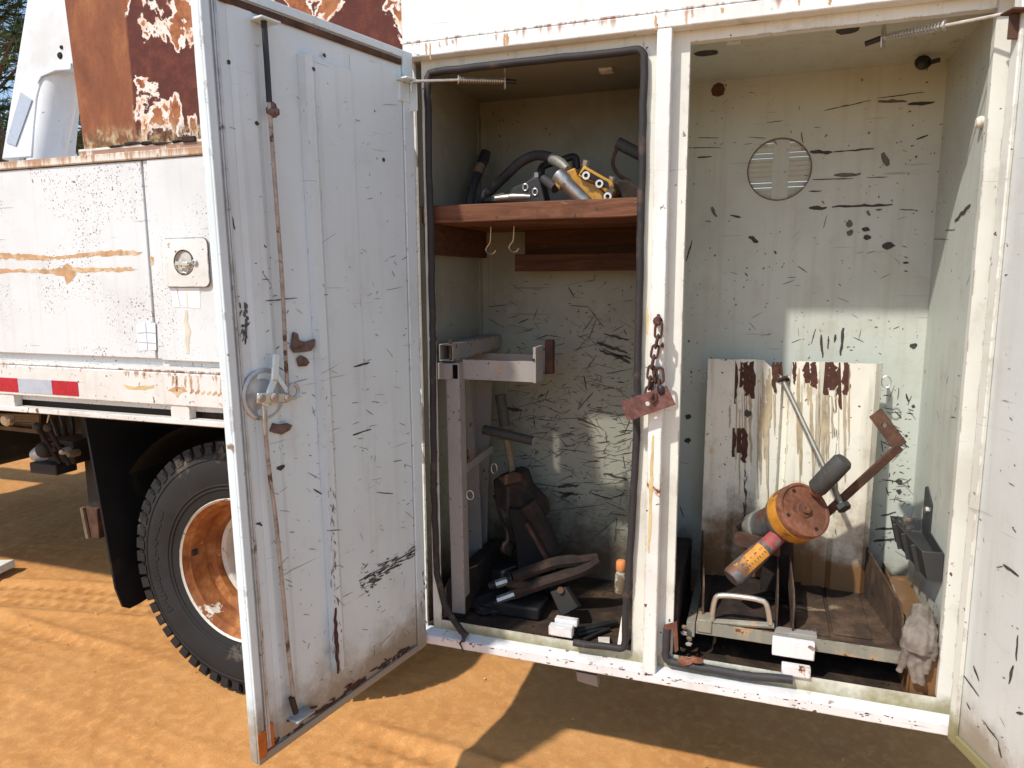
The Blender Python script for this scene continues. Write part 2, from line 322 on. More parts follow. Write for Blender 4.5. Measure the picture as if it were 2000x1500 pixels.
def binmat():
    t = NT('peeled_red_bin'); x = t.xyz()[0]
    n1 = t.noise(4.6, 9, 0.58, 0.5, vec=t.map(t.P, (1.0, 1, 0.8), loc=(0.9, 0, 0.2))); n2 = t.noise(22, 6, 0.7)
    n1j = t.m('ADD', n1, t.m('MULTIPLY', t.m('SUBTRACT', n2, 0.5), 0.09))
    orange = t.mix(t.step(n2, 0.38, 0.62), (0.22, 0.065, 0.024), (0.36, 0.145, 0.055))
    maroon = t.mix(t.step(n2, 0.4, 0.7), (0.085, 0.02, 0.013), (0.14, 0.036, 0.02))
    white = t.mix(t.step(n2, 0.45, 0.7), (0.74, 0.68, 0.62), (0.62, 0.38, 0.22))
    peel = t.mix(t.step(n1j, 0.515, 0.525), maroon, white); peel = t.mix(t.step(n1j, 0.545, 0.556), peel, orange)
    v = t.map(t.P, (5, 5, 1.8)); n4 = t.noise(1.6, 8, 0.72, 0.3, vec=v)
    band = t.ramp(n4, [(0.3, (0.15, 0.05, 0.024)), (0.5, (0.225, 0.078, 0.034)), (0.62, (0.29, 0.115, 0.045)), (0.72, (0.36, 0.21, 0.085))])
    bx = t.step(t.m('ADD', x, t.m('MULTIPLY', t.m('SUBTRACT', t.noise(5, 4), 0.5), 0.05)), -2.205, -2.19)
    col = t.mix(bx, band, peel)
    z = t.xyz()[2]; low = t.step(t.m('ADD', t.m('SUBTRACT', 2.23, z), t.m('MULTIPLY', t.m('SUBTRACT', n1, 0.5), 0.25)), -0.03, 0.04)
    col = t.mix(t.m('MULTIPLY', low, t.step(t.noise(14, 6, vec=v), 0.40, 0.55)), col, t.mix(t.step(n2, 0.4, 0.6), (0.13, 0.08, 0.035), (0.48, 0.36, 0.22)))
    t.bump(t.m('ADD', n1j, t.m('MULTIPLY', n2, 0.25)), 0.6, 0.01); return t.fin(col, 0.75, 0.0, 0.3)
M['bin'] = binmat()

# ================================================================== ground
def vnoise(x, y, seed):
    g = np.random.RandomState(seed); T = g.rand(256, 256); xi = np.floor(x).astype(int); yi = np.floor(y).astype(int)
    fx = x-xi; fy = y-yi; fx = fx*fx*(3-2*fx); fy = fy*fy*(3-2*fy); a = lambda i, j: T[i % 256, j % 256]
    return (a(xi, yi)*(1-fx)+a(xi+1, yi)*fx)*(1-fy)+(a(xi, yi+1)*(1-fx)+a(xi+1, yi+1)*fx)*fy
def gheight(X, Y):
    h = 0.03*(vnoise(X*0.8, Y*0.8, 1)-0.5)+0.010*(vnoise(X*2.7, Y*2.7, 2)-0.5)+0.004*(vnoise(X*9, Y*9, 3)-0.5)+0.006*(vnoise(X*23, Y*23, 4)-0.5)
    for k, (x0, y0, an, hw, dep) in enumerate(((-2.6, 0.05, -0.10, 0.15, 0.024), (-2.6, -0.34, -0.08, 0.13, 0.012), (-3.0, 0.66, 0.22, 0.15, 0.022), (-2.0, 1.5, 0.12, 0.14, 0.008))):
        s = (X-x0)*math.cos(an)+(Y-y0)*math.sin(an); d = -(X-x0)*math.sin(an)+(Y-y0)*math.cos(an)+0.03*(vnoise(s*1.5, s*0+k, 9+k)-0.5)
        m = np.clip((hw-np.abs(d))/0.03, 0, 1)
        lug = 0.5+0.5*np.tanh(3.5*np.sin((s+np.abs(d)*0.35*np.sign(d)*(1 if k % 2 else -1))*2*math.pi/0.075)*1.0)
        rib = 0.5+0.5*np.tanh(4*np.sin(d*2*math.pi/0.085+0.8))
        fade = np.clip(vnoise(X*1.9+k, Y*1.9, 20+k)*1.8-0.15, 0, 1)
        h = h - m*fade*dep*(0.55*lug*rib+0.25) + dep*0.5*fade*np.exp(-((np.abs(d)-hw-0.02)/0.025)**2)
    return h*np.clip((60-np.hypot(X, Y))/40, 0, 1)
def axis(a, b, st, far):
    core = list(np.arange(a, b+1e-6, st)); lo = []; hi = []; k = st
    while (lo[-1] if lo else a) > -far: k *= 1.35; lo.append((lo[-1] if lo else a)-k)
    k = st
    while (hi[-1] if hi else b) < far: k *= 1.35; hi.append((hi[-1] if hi else b)+k)
    return np.array(lo[::-1]+core+hi)
gx = axis(-5.2, 1.4, 0.016, 260); gy = axis(-0.9, 3.0, 0.016, 260)
GX, GY = np.meshgrid(gx, gy); GZ = gheight(GX, GY)
nx, ny = len(gx), len(gy)
gm = bpy.data.meshes.new('ground'); idx = np.arange(nx*ny).reshape(ny, nx)
q = np.stack([idx[:-1, :-1], idx[:-1, 1:], idx[1:, 1:], idx[1:, :-1]], -1).reshape(-1, 4)
gm.vertices.add(nx*ny); gm.vertices.foreach_set('co', np.stack([GX, GY, GZ], -1).astype(np.float32).ravel())
gm.loops.add(q.size); gm.loops.foreach_set('vertex_index', q.astype(np.int32).ravel())
gm.polygons.add(len(q)); gm.polygons.foreach_set('loop_start', (np.arange(len(q))*4).astype(np.int32)); gm.polygons.foreach_set('loop_total', np.full(len(q), 4, np.int32))
gm.polygons.foreach_set('use_smooth', np.ones(len(q), bool)); gm.update(calc_edges=True); gm.materials.append(M['dirt'])
go = bpy.data.objects.new('ground', gm); C.objects.link(go); go['kind'] = 'structure'; go['label'] = 'orange dirt ground with tyre prints'
def gz(x, y): return float(gheight(np.array([x]), np.array([y]))[0])
mb = MB()
for k in range(260):
    x = rnd.uniform(-5, 1); y = rnd.uniform(-0.5, 2.6); r = rnd.uniform(0.003, 0.007); mb.blob((x, y, gz(x, y)+r*0.1), (r, r*rnd.uniform(.5, 1), r*0.5), 0.3, 1, k)
mb.build('dirt_clods', M['dirt'], kind='stuff', label='small dirt clods on the orange ground')
mb = MB()
for k in range(70):
    x = rnd.uniform(-4.5, 1); y = rnd.uniform(-0.5, 2.4); a = rnd.uniform(0, 6.3); l = rnd.uniform(.004, .011); w = l*0.45; z = gz(x, y)+0.006
    c, s_ = math.cos(a), math.sin(a); mb.prism([(x+c*l, y+s_*l, z+.003), (x-s_*w, y+c*w, z), (x-c*l, y-s_*l, z+.002), (x+s_*w, y-c*w, z+.004)], (0, 0, 0.0015))
mb.build('leaf_litter', plain('dry_leaf', (0.55, 0.42, 0.16), 0.8, var=0.3), kind='stuff', label='dry leaf bits on the orange ground')

# ================================================================== truck
truck = thing('utility_truck', (-1.2, 0.6, 0), 'old white utility truck with rusty body and open side tool cabinet', 'truck')
XL, XR = -1.045, 0.545; YB = 0.59; ZF = 0.495; ZC = 2.36; ZS = 0.438
z_line = PY(828, 81).z; z_hdr = PY(810, 113).z
FY = 0.04                                     # door recess: flange behind the outer face
XO1, XO2 = -1.008, -0.345; XO3, XO4 = -0.217, 0.510
ZO1, ZO2 = 0.512, 2.325; ZP1, ZP2 = 0.522, 2.333
# carcass: roof and outer end walls
mb = MB(); mb.box(XL-0.03, 1.6, 0.012, 1.1, 2.72, 2.73); mb.box(XL-0.03, XL-0.02, 0.045, YB+0.02, ZS+0.01, 2.719); mb.box(0.535, 0.545, 0.046, YB+0.02, ZS+0.01, 2.719)
cab = mb.build('tool_cabinet', M['white'], truck, bevel=0.002, label='white sheet metal tool cabinet with two compartments')
def wall_hole(x0, x1, z0, z1, y, cx, cz, r, n=40):
    a = [2*math.pi*k/n for k in range(n)]; inn = []; out = []
    for t in a:
        c, s_ = math.cos(t), math.sin(t); inn.append((cx+r*c, y, cz+r*s_))
        k = min(((x1-cx)/c if c > 0 else (x0-cx)/c) if abs(c) > 1e-6 else 9, ((z1-cz)/s_ if s_ > 0 else (z0-cz)/s_) if abs(s_) > 1e-6 else 9)
        out.append((cx+k*c, y, cz+k*s_))
    for cr in ((x0, z0), (x1, z0), (x1, z1), (x0, z1)):
        j = min(range(n), key=lambda i: (out[i][0]-cr[0])**2+(out[i][2]-cr[1])**2); out[j] = (cr[0], y, cr[1])
    return MB().add(inn+out, [(i, (i+1) % n, n+(i+1) % n, n+i) for i in range(n)])
vc = PY(1522, 331, YB); VR = (PY(1585, 331, YB)-vc).length
def part(mb, name, mat, parent, **k): return mb.build(name, M[mat] if isinstance(mat, str) else mat, parent, **k)
part(MB().box(-1.06, -0.29, YB, YB+0.004, ZF, ZC), 'back_wall', 'inner_shaded', cab)
part(wall_hole(-0.275, 0.525, ZF, ZC, YB, vc.x, vc.z, VR), 'back_wall', 'inner', cab, recalc=False)
part(MB().box(-1.064, -1.06, FY+.004, YB, ZF, ZC), 'side_wall', 'inner_shaded', cab)
part(MB().box(-0.29, -0.275, FY+.004, YB+.003, ZF, ZC), 'divider_wall', 'inner', cab)
part(MB().box(0.519, 0.525, FY+.004, YB-.001, ZF, ZC), 'side_wall', 'inner', cab)
part(MB().box(-1.064, -0.29, FY+.004, YB, ZC, ZC+0.004), 'ceiling_panel', 'inner_shaded', cab)
part(MB().box(-0.275, 0.525, FY+.004, YB, ZC, ZC+0.004), 'ceiling_panel', 'inner', cab)
part(MB().box(-1.064, -0.29, FY+.004, YB, ZF-0.004, ZF), 'floor_panel', 'floor', cab)
part(MB().box(-0.275, 0.525, FY+.004, YB, ZF-0.004, ZF), 'floor_panel', 'floor', cab)
part(MB().box(-1.058, -1.030, YB-0.004, YB-0.001, 0.6, 2.30).box(-1.0595, -1.0555, YB-0.032, YB-0.001, 0.6, 2.30), 'corner_angle', 'inner_shaded', cab)
# vent in the back wall
mb = MB(); n = 40
for k in range(n):
    a0, a1 = 2*math.pi*k/n, 2*math.pi*(k+1)/n
    f = lambda a, r, y: (vc.x+r*math.cos(a), y, vc.z+r*math.sin(a))
    mb.add([f(a0, VR+.002, YB-.002), f(a1, VR+.002, YB-.002), f(a1, VR-.002, YB-.002), f(a0, VR-.002, YB-.002), f(a0, VR-.002, YB+.012), f(a1, VR-.002, YB+.012), f(a0, VR+.002, YB-.0005), f(a1, VR+.002, YB-.0005)], [(0, 1, 2, 3), (3, 2, 5, 4), (0, 1, 7, 6)])
vent = part(mb, 'vent_ring', 'mudgreen', cab, label='round louvred vent ring')
mb = MB(); pitch = 2*(VR+.004)/13
for k in range(13):
    z0 = vc.z-VR-.004+k*pitch; zc_ = z0+pitch/2; w = math.sqrt(max(0, (VR+.012)**2-(abs(zc_-vc.z))**2))
    gap = 0.0022 if k in (2, 3, 8, 9, 11) else 0.0
    y0 = YB+0.004
    for (xa, xb) in ((-w, -0.022), (-0.022, 0.030), (0.030, w)):
        if xb-xa < 0.004: continue
        tilt = 0.0 if xa == -0.022 else 0.008; g = 0 if xa == -0.022 else gap
        mb.add([(vc.x+xa, y0+tilt, z0), (vc.x+xb, y0+tilt, z0), (vc.x+xb, y0, z0+pitch-g), (vc.x+xa, y0, z0+pitch-g)], [(0, 1, 2, 3)])
part(mb, 'vent_slat', 'inner', cab, smooth=False, kind='stuff')
# front frame
mb = MB(); mb.box(XL-0.038, 1.6, 0, 0.012, z_line, 2.75)
part(mb, 'upper_side_panel', 'white', cab, bevel=0.002)
mb = MB(); mb.box(XL-0.036, 1.6, -0.004, FY, z_hdr, z_line-0.002)
part(mb, 'header_rail', 'white', cab, bevel=0.004)
part(MB().box(-0.303, -0.262, -0.002, FY, ZS+0.03, z_hdr+0.004), 'center_post', 'post', cab, bevel=0.004, seg=3)
part(MB().box(XL+0.006, XO1, FY, FY+0.003, ZS+.032, z_hdr+.02), 'jamb_flange', 'flange', cab)
part(MB().box(XO2, -0.2825, FY, FY+0.003, ZS+.032, z_hdr+.02), 'jamb_flange', 'flange', cab)
part(MB().box(-0.2825, XO3, FY, FY+0.0036, ZS+.032, z_hdr+.02), 'jamb_flange', 'flange', cab)
part(MB().box(XO4, 0.545, FY, FY+0.003, ZS+.032, z_hdr+.02), 'jamb_flange', 'flange', cab)
part(MB().box(XO1, XO2, FY, FY+0.0026, ZO2, z_hdr+.02), 'header_flange', 'flange', cab)
part(MB().box(XO3, XO4, FY, FY+0.0026, ZP2, z_hdr+.02), 'header_flange', 'flange', cab)
part(MB().box(XO3, XO4, FY+.003, FY+0.03, ZP2, ZP2+.003), 'header_flange', 'white', cab)
part(MB().box(XO3-.003, XO3, FY+.004, FY+0.03, ZP1, ZP2), 'jamb_flange', 'flange', cab)
part(MB().box(XO4, XO4+.003, FY+.004, FY+0.03, ZP1, ZP2), 'jamb_flange', 'flange', cab)
part(MB().box(XO1, XO2, FY, FY+0.0026, ZS+.032, ZO1), 'sill_flange', 'flange', cab)
part(MB().box(XO3, XO4, FY, FY+0.0026, ZS+.032, ZP1), 'sill_flange', 'flange', cab)
mb = MB(); mb.prism([(XL-.03, -0.002, ZS), (XL-.03, -0.002, ZS+.032), (XL-.03, FY-.001, ZS+.040), (XL-.03, FY+.02, ZS+.036), (XL-.03, FY+.02, ZS)], (1.6-XL, 0, 0))
part(mb, 'sill_rail', 'sill', cab, bevel=0.003, seg=3)
part(MB().box(-1.064, 0.55, FY+.03, YB+.02, ZS+.004, ZS+.02), 'under_pan', 'chassis', cab)
part(MB().prism([PY(1125, 1312, .12), PY(1165, 1320, .12), PY(1168, 1342, .12), PY(1128, 1330, .12)], (0, .03, 0)), 'drain_lug', 'rack', cab)
# door seals: bulb rubber
def loop_corner(pts, r=0.03, k=5):
    out = []
    pts = [V(p) for p in pts]
    for i, p in enumerate(pts):
        if i in (0, len(pts)-1): out.append(p); continue
        a = (pts[i-1]-p).normalized()*r; b = (pts[i+1]-p).normalized()*r
        for j in range(k+1):
            t = j/k; out.append((p+a)*(1-t)**2+p*2*t*(1-t)+(p+b)*t*t)
    return out
def dense(path, st=0.04, wob=0.0015):
    out = []
    for a, b in zip(path[:-1], path[1:]):
        m = max(1, int((b-a).length/st))
        for j in range(m):
            q = a.lerp(b, j/m); out.append(q+V((rnd.uniform(-wob, wob), 0, rnd.uniform(-wob, wob))))
    return out+[path[-1]]
gy_ = 0.026
g1 = dense(loop_corner([PY(912, 1243, 0.0), PY(893, 1222, 0.01), PY(868, 1182, gy_), PY(853, 1120, gy_), PY(847, 950, gy_), (XO1-.004, gy_, 1.5), (XO1-.004, gy_, ZO2-.002), (XO2+.004, gy_, ZO2-.002),
     (XO2+.004, gy_, 1.2), PY(1228, 1130, gy_), PY(1222, 1180, gy_), PY(1222, 1268, gy_-.005), PY(1120, 1255, gy_-.01)], 0.028))
part(MB().tube(g1, 0.0115, 10), 'door_seal', 'seal', cab)
part(MB().tube([PY(905, 1238, 0.0), PY(906, 1250, -0.012), PY(898, 1256, -.013), PY(906, 1274, -.014)], [.008, .006, .004, .001], 6), 'torn_seal_end', 'rubber', cab)
g2 = dense(loop_corner([PY(1303, 1228, gy_), PY(1300, 1290, gy_), PY(1345, 1300, gy_), PY(1460, 1320, gy_), PY(1548, 1328, gy_)], 0.02), 0.02)
part(MB().tube(g2, 0.0125, 10), 'door_seal', 'rubber', cab)
part(MB().blob(PY(1338, 1291, 0.02), (.022, .014, .012), .25, 2, 3).blob(PY(1360, 1289, 0.02), (.02, .012, .010), .25, 2, 5), 'torn_seal_end', 'copper', cab)
part(MB().prism([PY(1296, 1222, .02), PY(1322, 1215, .02), PY(1325, 1270, .02), PY(1318, 1275, .02), PY(1314, 1228, .02), PY(1298, 1232, .02)], (0, .006, 0)), 'seal_clip', 'copper', cab)
# latch keepers on the sill
def keeper(x0, y0, x1, y1, Y, dep, name='latch_keeper', mat='sill'):
    a = PY(x0, y0, Y); b = PY(x1, y1, Y); return part(MB().box(a.x, b.x, Y, Y+dep, b.z, a.z), name, mat, cab, bevel=0.003)
keeper(1071, 1222, 1117, 1248, 0.035, 0.03); keeper(1083, 1208, 1127, 1226, 0.07, 0.03)
keeper(1527, 1300, 1583, 1328, 0.03, 0.03)
# ceiling clips and stains on cabinet
part(MB().box(PY(1170, 118, .3).x, PY(1197, 118, .3).x, .29, .33, ZC-.012, ZC), 'ceiling_clip', 'white', cab, bevel=.002)
part(MB().box(PY(1417, 90, .14).x, PY(1449, 90, .14).x, .13, .16, ZC-.012, ZC), 'ceiling_clip', 'white', cab, bevel=.002)
a = PY(1802, 124, .5); part(MB().lathe([(.022, 0), (.024, .006), (.014, .012), (.01, .02)], a, (0, -1, .3), 12).bar(a+V((.015, 0, 0)), a+V((.045, -.01, .004)), .012, .012), 'ceiling_plug', 'black', cab)
a = PY(1920, 228, .05); part(MB().lathe([(.014, 0), (.016, .008), (.010, .016)], (0.519, .12, a.z), (-1, 0, 0), 10), 'wall_bolt', 'paper', cab)

# ---------------------------------------------------------------- left cabinet door (open)
H0 = V((-1.043, -0.012, 0)); Fp = PZ(507, 1496, ZS); W = ((Fp-H0)*V((1, 1, 0))).length if False else math.hypot(Fp.x-H0.x, Fp.y-H0.y)
DU = V(((Fp.x-H0.x)/W, (Fp.y-H0.y)/W, 0)); DN = V((-DU.y, DU.x, 0))
if DN.x < 0: DN = -DN
TW = 0.0; ZT = 2.372
def DW(u, z, h=0.0): return H0 + DU*u + DN*(h+TW*u*(z-ZS)) + V((0, 0, z))
def PD(px, py, h=0.0):
    off = h
    for _ in range(8):
        w = PP(px, py, H0+DN*off, DN); u = (w-H0).dot(DU); off = h+TW*u*(w.z-ZS)
    return u, w.z
lo, hi = -0.08, 0.08
for _ in range(40):
    TW = (lo+hi)/2
    if PD(389, 0)[0] > W+0.001: hi = TW
    else: lo = TW
def dslab(mb, u0, u1, z0, z1, h0, h1):
    """slab on the slightly twisted door, cut fine enough to follow the twist"""
    nu = max(1, int(abs(u1-u0)/.08)); nz = max(1, int(abs(z1-z0)/.08)); k = len(mb.v)
    for h in (h0, h1):
        for i in range(nu+1):
            for j in range(nz+1): mb.v.append(DW(u0+(u1-u0)*i/nu, z0+(z1-z0)*j/nz, h))
    S = (nu+1)*(nz+1); id_ = lambda s_, i, j: k+s_*S+i*(nz+1)+j
    for s_ in (0, 1):
        for i in range(nu):
            for j in range(nz): mb.f.append((id_(s_, i, j), id_(s_, i+1, j), id_(s_, i+1, j+1), id_(s_, i, j+1)))
    for i in range(nu):
        for j in (0, nz): mb.f.append((id_(0, i, j), id_(0, i+1, j), id_(1, i+1, j), id_(1, i, j)))
    for j in range(nz):
        for i in (0, nu): mb.f.append((id_(0, i, j), id_(0, i, j+1), id_(1, i, j+1), id_(1, i, j)))
    return mb
def dsection(sec, z0, z1, closed):
    mb = MB(); nz = max(1, int((z1-z0)/.08)); m = len(sec)
    for j in range(nz+1): mb.v += [DW(u, z0+(z1-z0)*j/nz, h) for u, h in sec]
    for j in range(nz):
        for i in range(m if closed else m-1): mb.f.append((j*m+i, j*m+(i+1) % m, (j+1)*m+(i+1) % m, (j+1)*m+i))
    if closed: mb.f += [tuple(range(m)), tuple(nz*m+i for i in range(m-1, -1, -1))]
    return mb
TH = 0.034
dl = part(dslab(MB(), 0.002, W, ZS, ZT, -TH, -0.006), 'cabinet_door', 'door', truck, bevel=0.003, label='left cabinet door swung open with latch rods on its inner face')
part(dslab(dslab(dslab(dslab(MB(), 0.002, 0.046, ZS, ZT, -.0055, 0.002), W-0.022, W, ZS, ZT, -.0055, 0.002), .046, W-.022, ZT-.022, ZT, -.0055, .0015), .046, W-.022, ZS, ZS+.022, -.0055, .0015), 'door_lip', 'door', dl, bevel=0.002)
part(dslab(dslab(MB(), W-0.043, W-0.036, ZS+.03, ZT-.03, -.0055, -.001), W-.034, W-.0295, ZS+.03, ZT-.03, -.0055, -.0005), 'seal_channel', 'dish', dl)
part(dslab(MB(), .05, W-.05, ZT-.045, ZT-.027, -.0055, 0.002), 'seal_strip', 'rust', dl, bevel=.003)
# hat-shaped stiffener and inner liner sheet
u1, z1 = PD(606, 112); ub, zb = PD(650, 1312); us, _z = PD(712, 780)
mb = MB(); uA = (u1+ub)/2; sec = [(uA+.020, -.0055), (uA+.016, .018), (uA-.010, .018), (uA-.030, .0035), (us, .0015), (us, -.0055)]
mb = dsection(sec, zb, z1, True)
part(mb, 'stiffener_channel', 'door', dl, smooth=False)
part(dslab(MB(), .05, us-.002, .52, 2.31, -.0055, -.003), 'liner_sheet', 'door', dl)
part(dsection([(W-.07, -.0055), (W-.085, -.001), (W-.135, -.001), (W-.15, -.0055)], .47, 2.33, False), 'pressed_crease', 'door', dl, smooth=False)
def dpath(pts, h): return [DW(*PD(x, y, h), h) for x, y in pts]
part(MB().tube(sub(dpath([(516, 36), (527, 215), (540, 400), (551, 550), (557, 680), (562, 776)], .022), 4), 0.0055, 8), 'latch_rod', 'rod', dl)
part(MB().tube(sub(dpath([(517, 800), (519, 850), (527, 930), (538, 1010), (552, 1150), (566, 1300), (578, 1394)], .016), 4), 0.0055, 8), 'latch_rod', 'rod', dl)
part(MB().tube(dpath([(515, 36), (521, 120), (526, 200)], .022), 0.0075, 8), 'rod_sleeve', 'black', dl)
part(MB().tube(dpath([(569, 1362), (578, 1392)], .016), 0.0085, 8), 'rod_sleeve', 'black', dl)
u, z = PD(533, 215, .02); mb = MB()
for k in range(7): mb.blob(DW(u+rnd.uniform(-.012, .012), z+rnd.uniform(-.014, .014), .022+rnd.uniform(-.004, .01)), rnd.uniform(.008, .013), .2, 1, k)
part(mb, 'rod_knot', 'foam', dl)
u, z = PD(503, 42); part(dslab(dslab(MB(), u-.036, u+.022, z-.003, z+.003, -.0055, .040), u-.008, u+.022, z-.055, z-.0032, -.0055, -.002), 'rod_guide', 'door', dl, bevel=.002)
u, z = PD(582, 1392); part(dslab(dslab(MB(), u-.03, u+.035, z-.004, z+.002, -.0055, .035), u+.005, u+.04, z+.0022, z+.03, -.0055, -.001), 'rod_guide', 'door', dl, bevel=.002)
u, z = PD(787, 158); part(dslab(dslab(dslab(MB(), u-.03, u+.03, z-.003, z+.003, -.0055, .04), u-.025, u+.02, z-.06, z-.0032, -.0055, .004), u-.03, u-.026, z-.085, z-.0032, -.0055, .03), 'stay_bracket', 'door', dl, bevel=.002)
# round latch dish with levers
uc, zc = PD(516, 770); c0 = DW(uc, zc, -.0056)
part(MB().lathe([(.066, .001), (.067, .006), (.060, .009), (.054, .003), (.046, .002), (.034, .006), (.0, .006)], c0, DN, 40, False), 'latch_dish', 'dish', dl)
def dbar(p, q, w, t, h): a = DW(*PD(*p, h), h); b = DW(*PD(*q, h), h); return (a, b, w, t)
def DB(mb, p, q, w, t, h): a, b, w, t = dbar(p, q, w, t, h); return mb.bar(a, b, t, w, up=DN.cross((b-a).normalized()))
mb = MB(); DB(mb, (540, 692), (536, 742), .020, .007, .026); DB(mb, (536, 740), (518, 792), .020, .006, .022); DB(mb, (534, 722), (566, 772), .012, .005, .024)
part(mb, 'latch_lever', 'door', dl, bevel=.002)
mb = MB(); DB(mb, (502, 778), (562, 777), .026, .008, .030); part(mb, 'latch_arm', 'zinc', dl, bevel=.003)
mb = MB()
for (x, y, r) in ((511, 778, .011), (536, 777, .012), (561, 777, .010)):
    a = DW(*PD(x, y, .034), .034); mb.lathe([(r, -.004), (r, .004), (r*.6, .007), (r*.5, .007)], a, DN, 8)
part(mb, 'latch_bolt', 'rod', dl)
a = DW(*PD(573, 764, .02), .02); part(MB().tube([a+DU*(.016*math.cos(t))+V((0, 0, .018*math.sin(t))) for t in [2*math.pi*k/20 for k in range(20)]], .0055, 8, True), 'latch_ring', 'dish', dl)
part(DB(MB(), (516, 790), (519, 850), .014, .006, .018), 'latch_link', 'zinc', dl, bevel=.002)
# torn foam scraps
def scrap(pts, h, name='foam_scrap'):
    mb = MB(); P3 = [DW(*PD(x, y), -.004) for x, y in pts]; mb.prism(P3, DN*h); return part(mb, name, 'foam', dl, bevel=.002)
scrap([(571, 660), (573, 648), (580, 652), (582, 664), (596, 668), (613, 662), (612, 676), (606, 685), (590, 688), (574, 689), (568, 680)], .010)
scrap([(580, 700), (588, 694), (598, 699), (604, 708), (598, 715), (584, 716)], .008)
scrap([(526, 842), (532, 826), (546, 829), (560, 826), (569, 830), (564, 840), (550, 848), (536, 846)], .010)
# amber reflector round the lower corner
part(dslab(dslab(MB(), W-.024, W+.0015, .455, .527, .0025, .0045), W-.055, W-.0245, .462, .530, -.005, -.0025), 'side_reflector', 'amber', dl, bevel=.001)
u, z = PD(455, 873); part(MB().blob(DW(W+.003, PD(455, 873)[1], -.01), (.008, .012, .010), .25, 1, 4), 'edge_catch', 'zinc', dl)
for z in (.62, 1.45, 2.2): part(MB().tube([DW(0.006, z-.05, -.012), DW(.006, z+.05, -.012)], .008, 10).add([DW(.006, z-.045, -.012), DW(.04, z-.045, -.035), DW(.04, z+.045, -.035), DW(.006, z+.045, -.012)], [(0, 1, 2, 3)]), 'hinge', 'flange', dl)

# ---------------------------------------------------------------- right cabinet door (open)
R0 = V((0.536, -0.010, 0)); RU = V((0.34, -0.94, 0)).normalized(); RN = V((RU.y, -RU.x, 0)); RN = RN if RN.x < 0 else -RN
def RW(u, z, h=0.0): return R0+RU*u+RN*h+V((0, 0, z))
def rslab(mb, u0, u1, z0, z1, h0, h1):
    return mb.add([RW(u0, z0, h0), RW(u1, z0, h0), RW(u1, z0, h1), RW(u0, z0, h1), RW(u0, z1, h0), RW(u1, z1, h0), RW(u1, z1, h1), RW(u0, z1, h1)],
                  [(0, 3, 2, 1), (4, 5, 6, 7), (0, 1, 5, 4), (1, 2, 6, 5), (2, 3, 7, 6), (3, 0, 4, 7)])
dr = part(rslab(MB(), .0, .72, ZS, 2.372, -TH, -.006), 'cabinet_door', 'door2', truck, bevel=.003, label='right cabinet door swung open with black scuffs on its inner face')
part(rslab(rslab(rslab(rslab(MB(), 0, .03, ZS, 2.372, -.0055, .006), .69, .72, ZS, 2.372, -.0055, .006), .03, .69, ZS, ZS+.03, -.0055, .0055), .03, .69, 2.342, 2.372, -.0055, .0055), 'door_lip', 'flange', dr, bevel=.003)
part(rslab(MB(), .30, .40, .6, 2.25, -.0055, .006), 'stiffener_channel', 'door2', dr, bevel=.004)
u = .012; zb_ = PP(1985, 30, R0, RN).z; part(rslab(rslab(MB(), .004, .05, zb_-.003, zb_+.003, -.005, .04), .02, .026, zb_-.06, zb_-.0032, .0065, .03), 'stay_bracket', 'rust', dr, bevel=.002)

# door stays: hook rod, spring and loop
def stay(A, B, L, E, lab, r=.0042):
    A, B, L, E = V(A), V(B), V(L), V(E)
    s = part(MB().tube([A+V((0, 0, -.03)), A+V((0, 0, -.004)), A+(B-A)*.04, A+(B-A)*.12, B, L, E], r, 8), 'door_stay', 'zinc', truck, label=lab)
    ax = (L-B).normalized(); b = ax.cross(V((0, 0, 1))).normalized(); c = ax.cross(b); N_ = 19; pts = []
    for k in range(N_*9+1):
        t = k/(N_*9); a = 2*math.pi*N_*t; pts.append(B.lerp(L, t)+(b*math.cos(a)+c*math.sin(a))*.0092)
    part(MB().tube(pts, .0016, 5), 'stay_spring', 'zinc', s)
    part(MB().lathe([(.0135, -.002), (.0135, .002)], B, ax, 14), 'stay_washer', 'zinc', s)
    up = V((0, 0, 1)); pl = L+ax*.004
    part(MB().bar(pl-V((0, 0, .026)), pl+V((0, 0, .022)), .022, .004, up=ax), 'stay_loop', 'zinc', s, bevel=.002)
    part(MB().tube([pl+ax*.004, E], .0075, 8), 'stay_nut', 'black', s)
    part(MB().bar(pl+V((0, 0, .022)), V((pl.x, pl.y, ZC)), .016, .004, up=ax), 'stay_hanger', 'inner', s)
    return s
stay(DW(*PD(803, 159, .03), .03), PY(895, 156, .03), PY(983, 158, .10), PY(1008, 160, .12), 'zinc spring door stay hooked to the left cabinet door')
stay(PY(1988, 22, -.03), PY(1846, 50, .03), PY(1728, 73, .12), PY(1690, 86, .14), 'zinc spring door stay hooked to the right cabinet door')

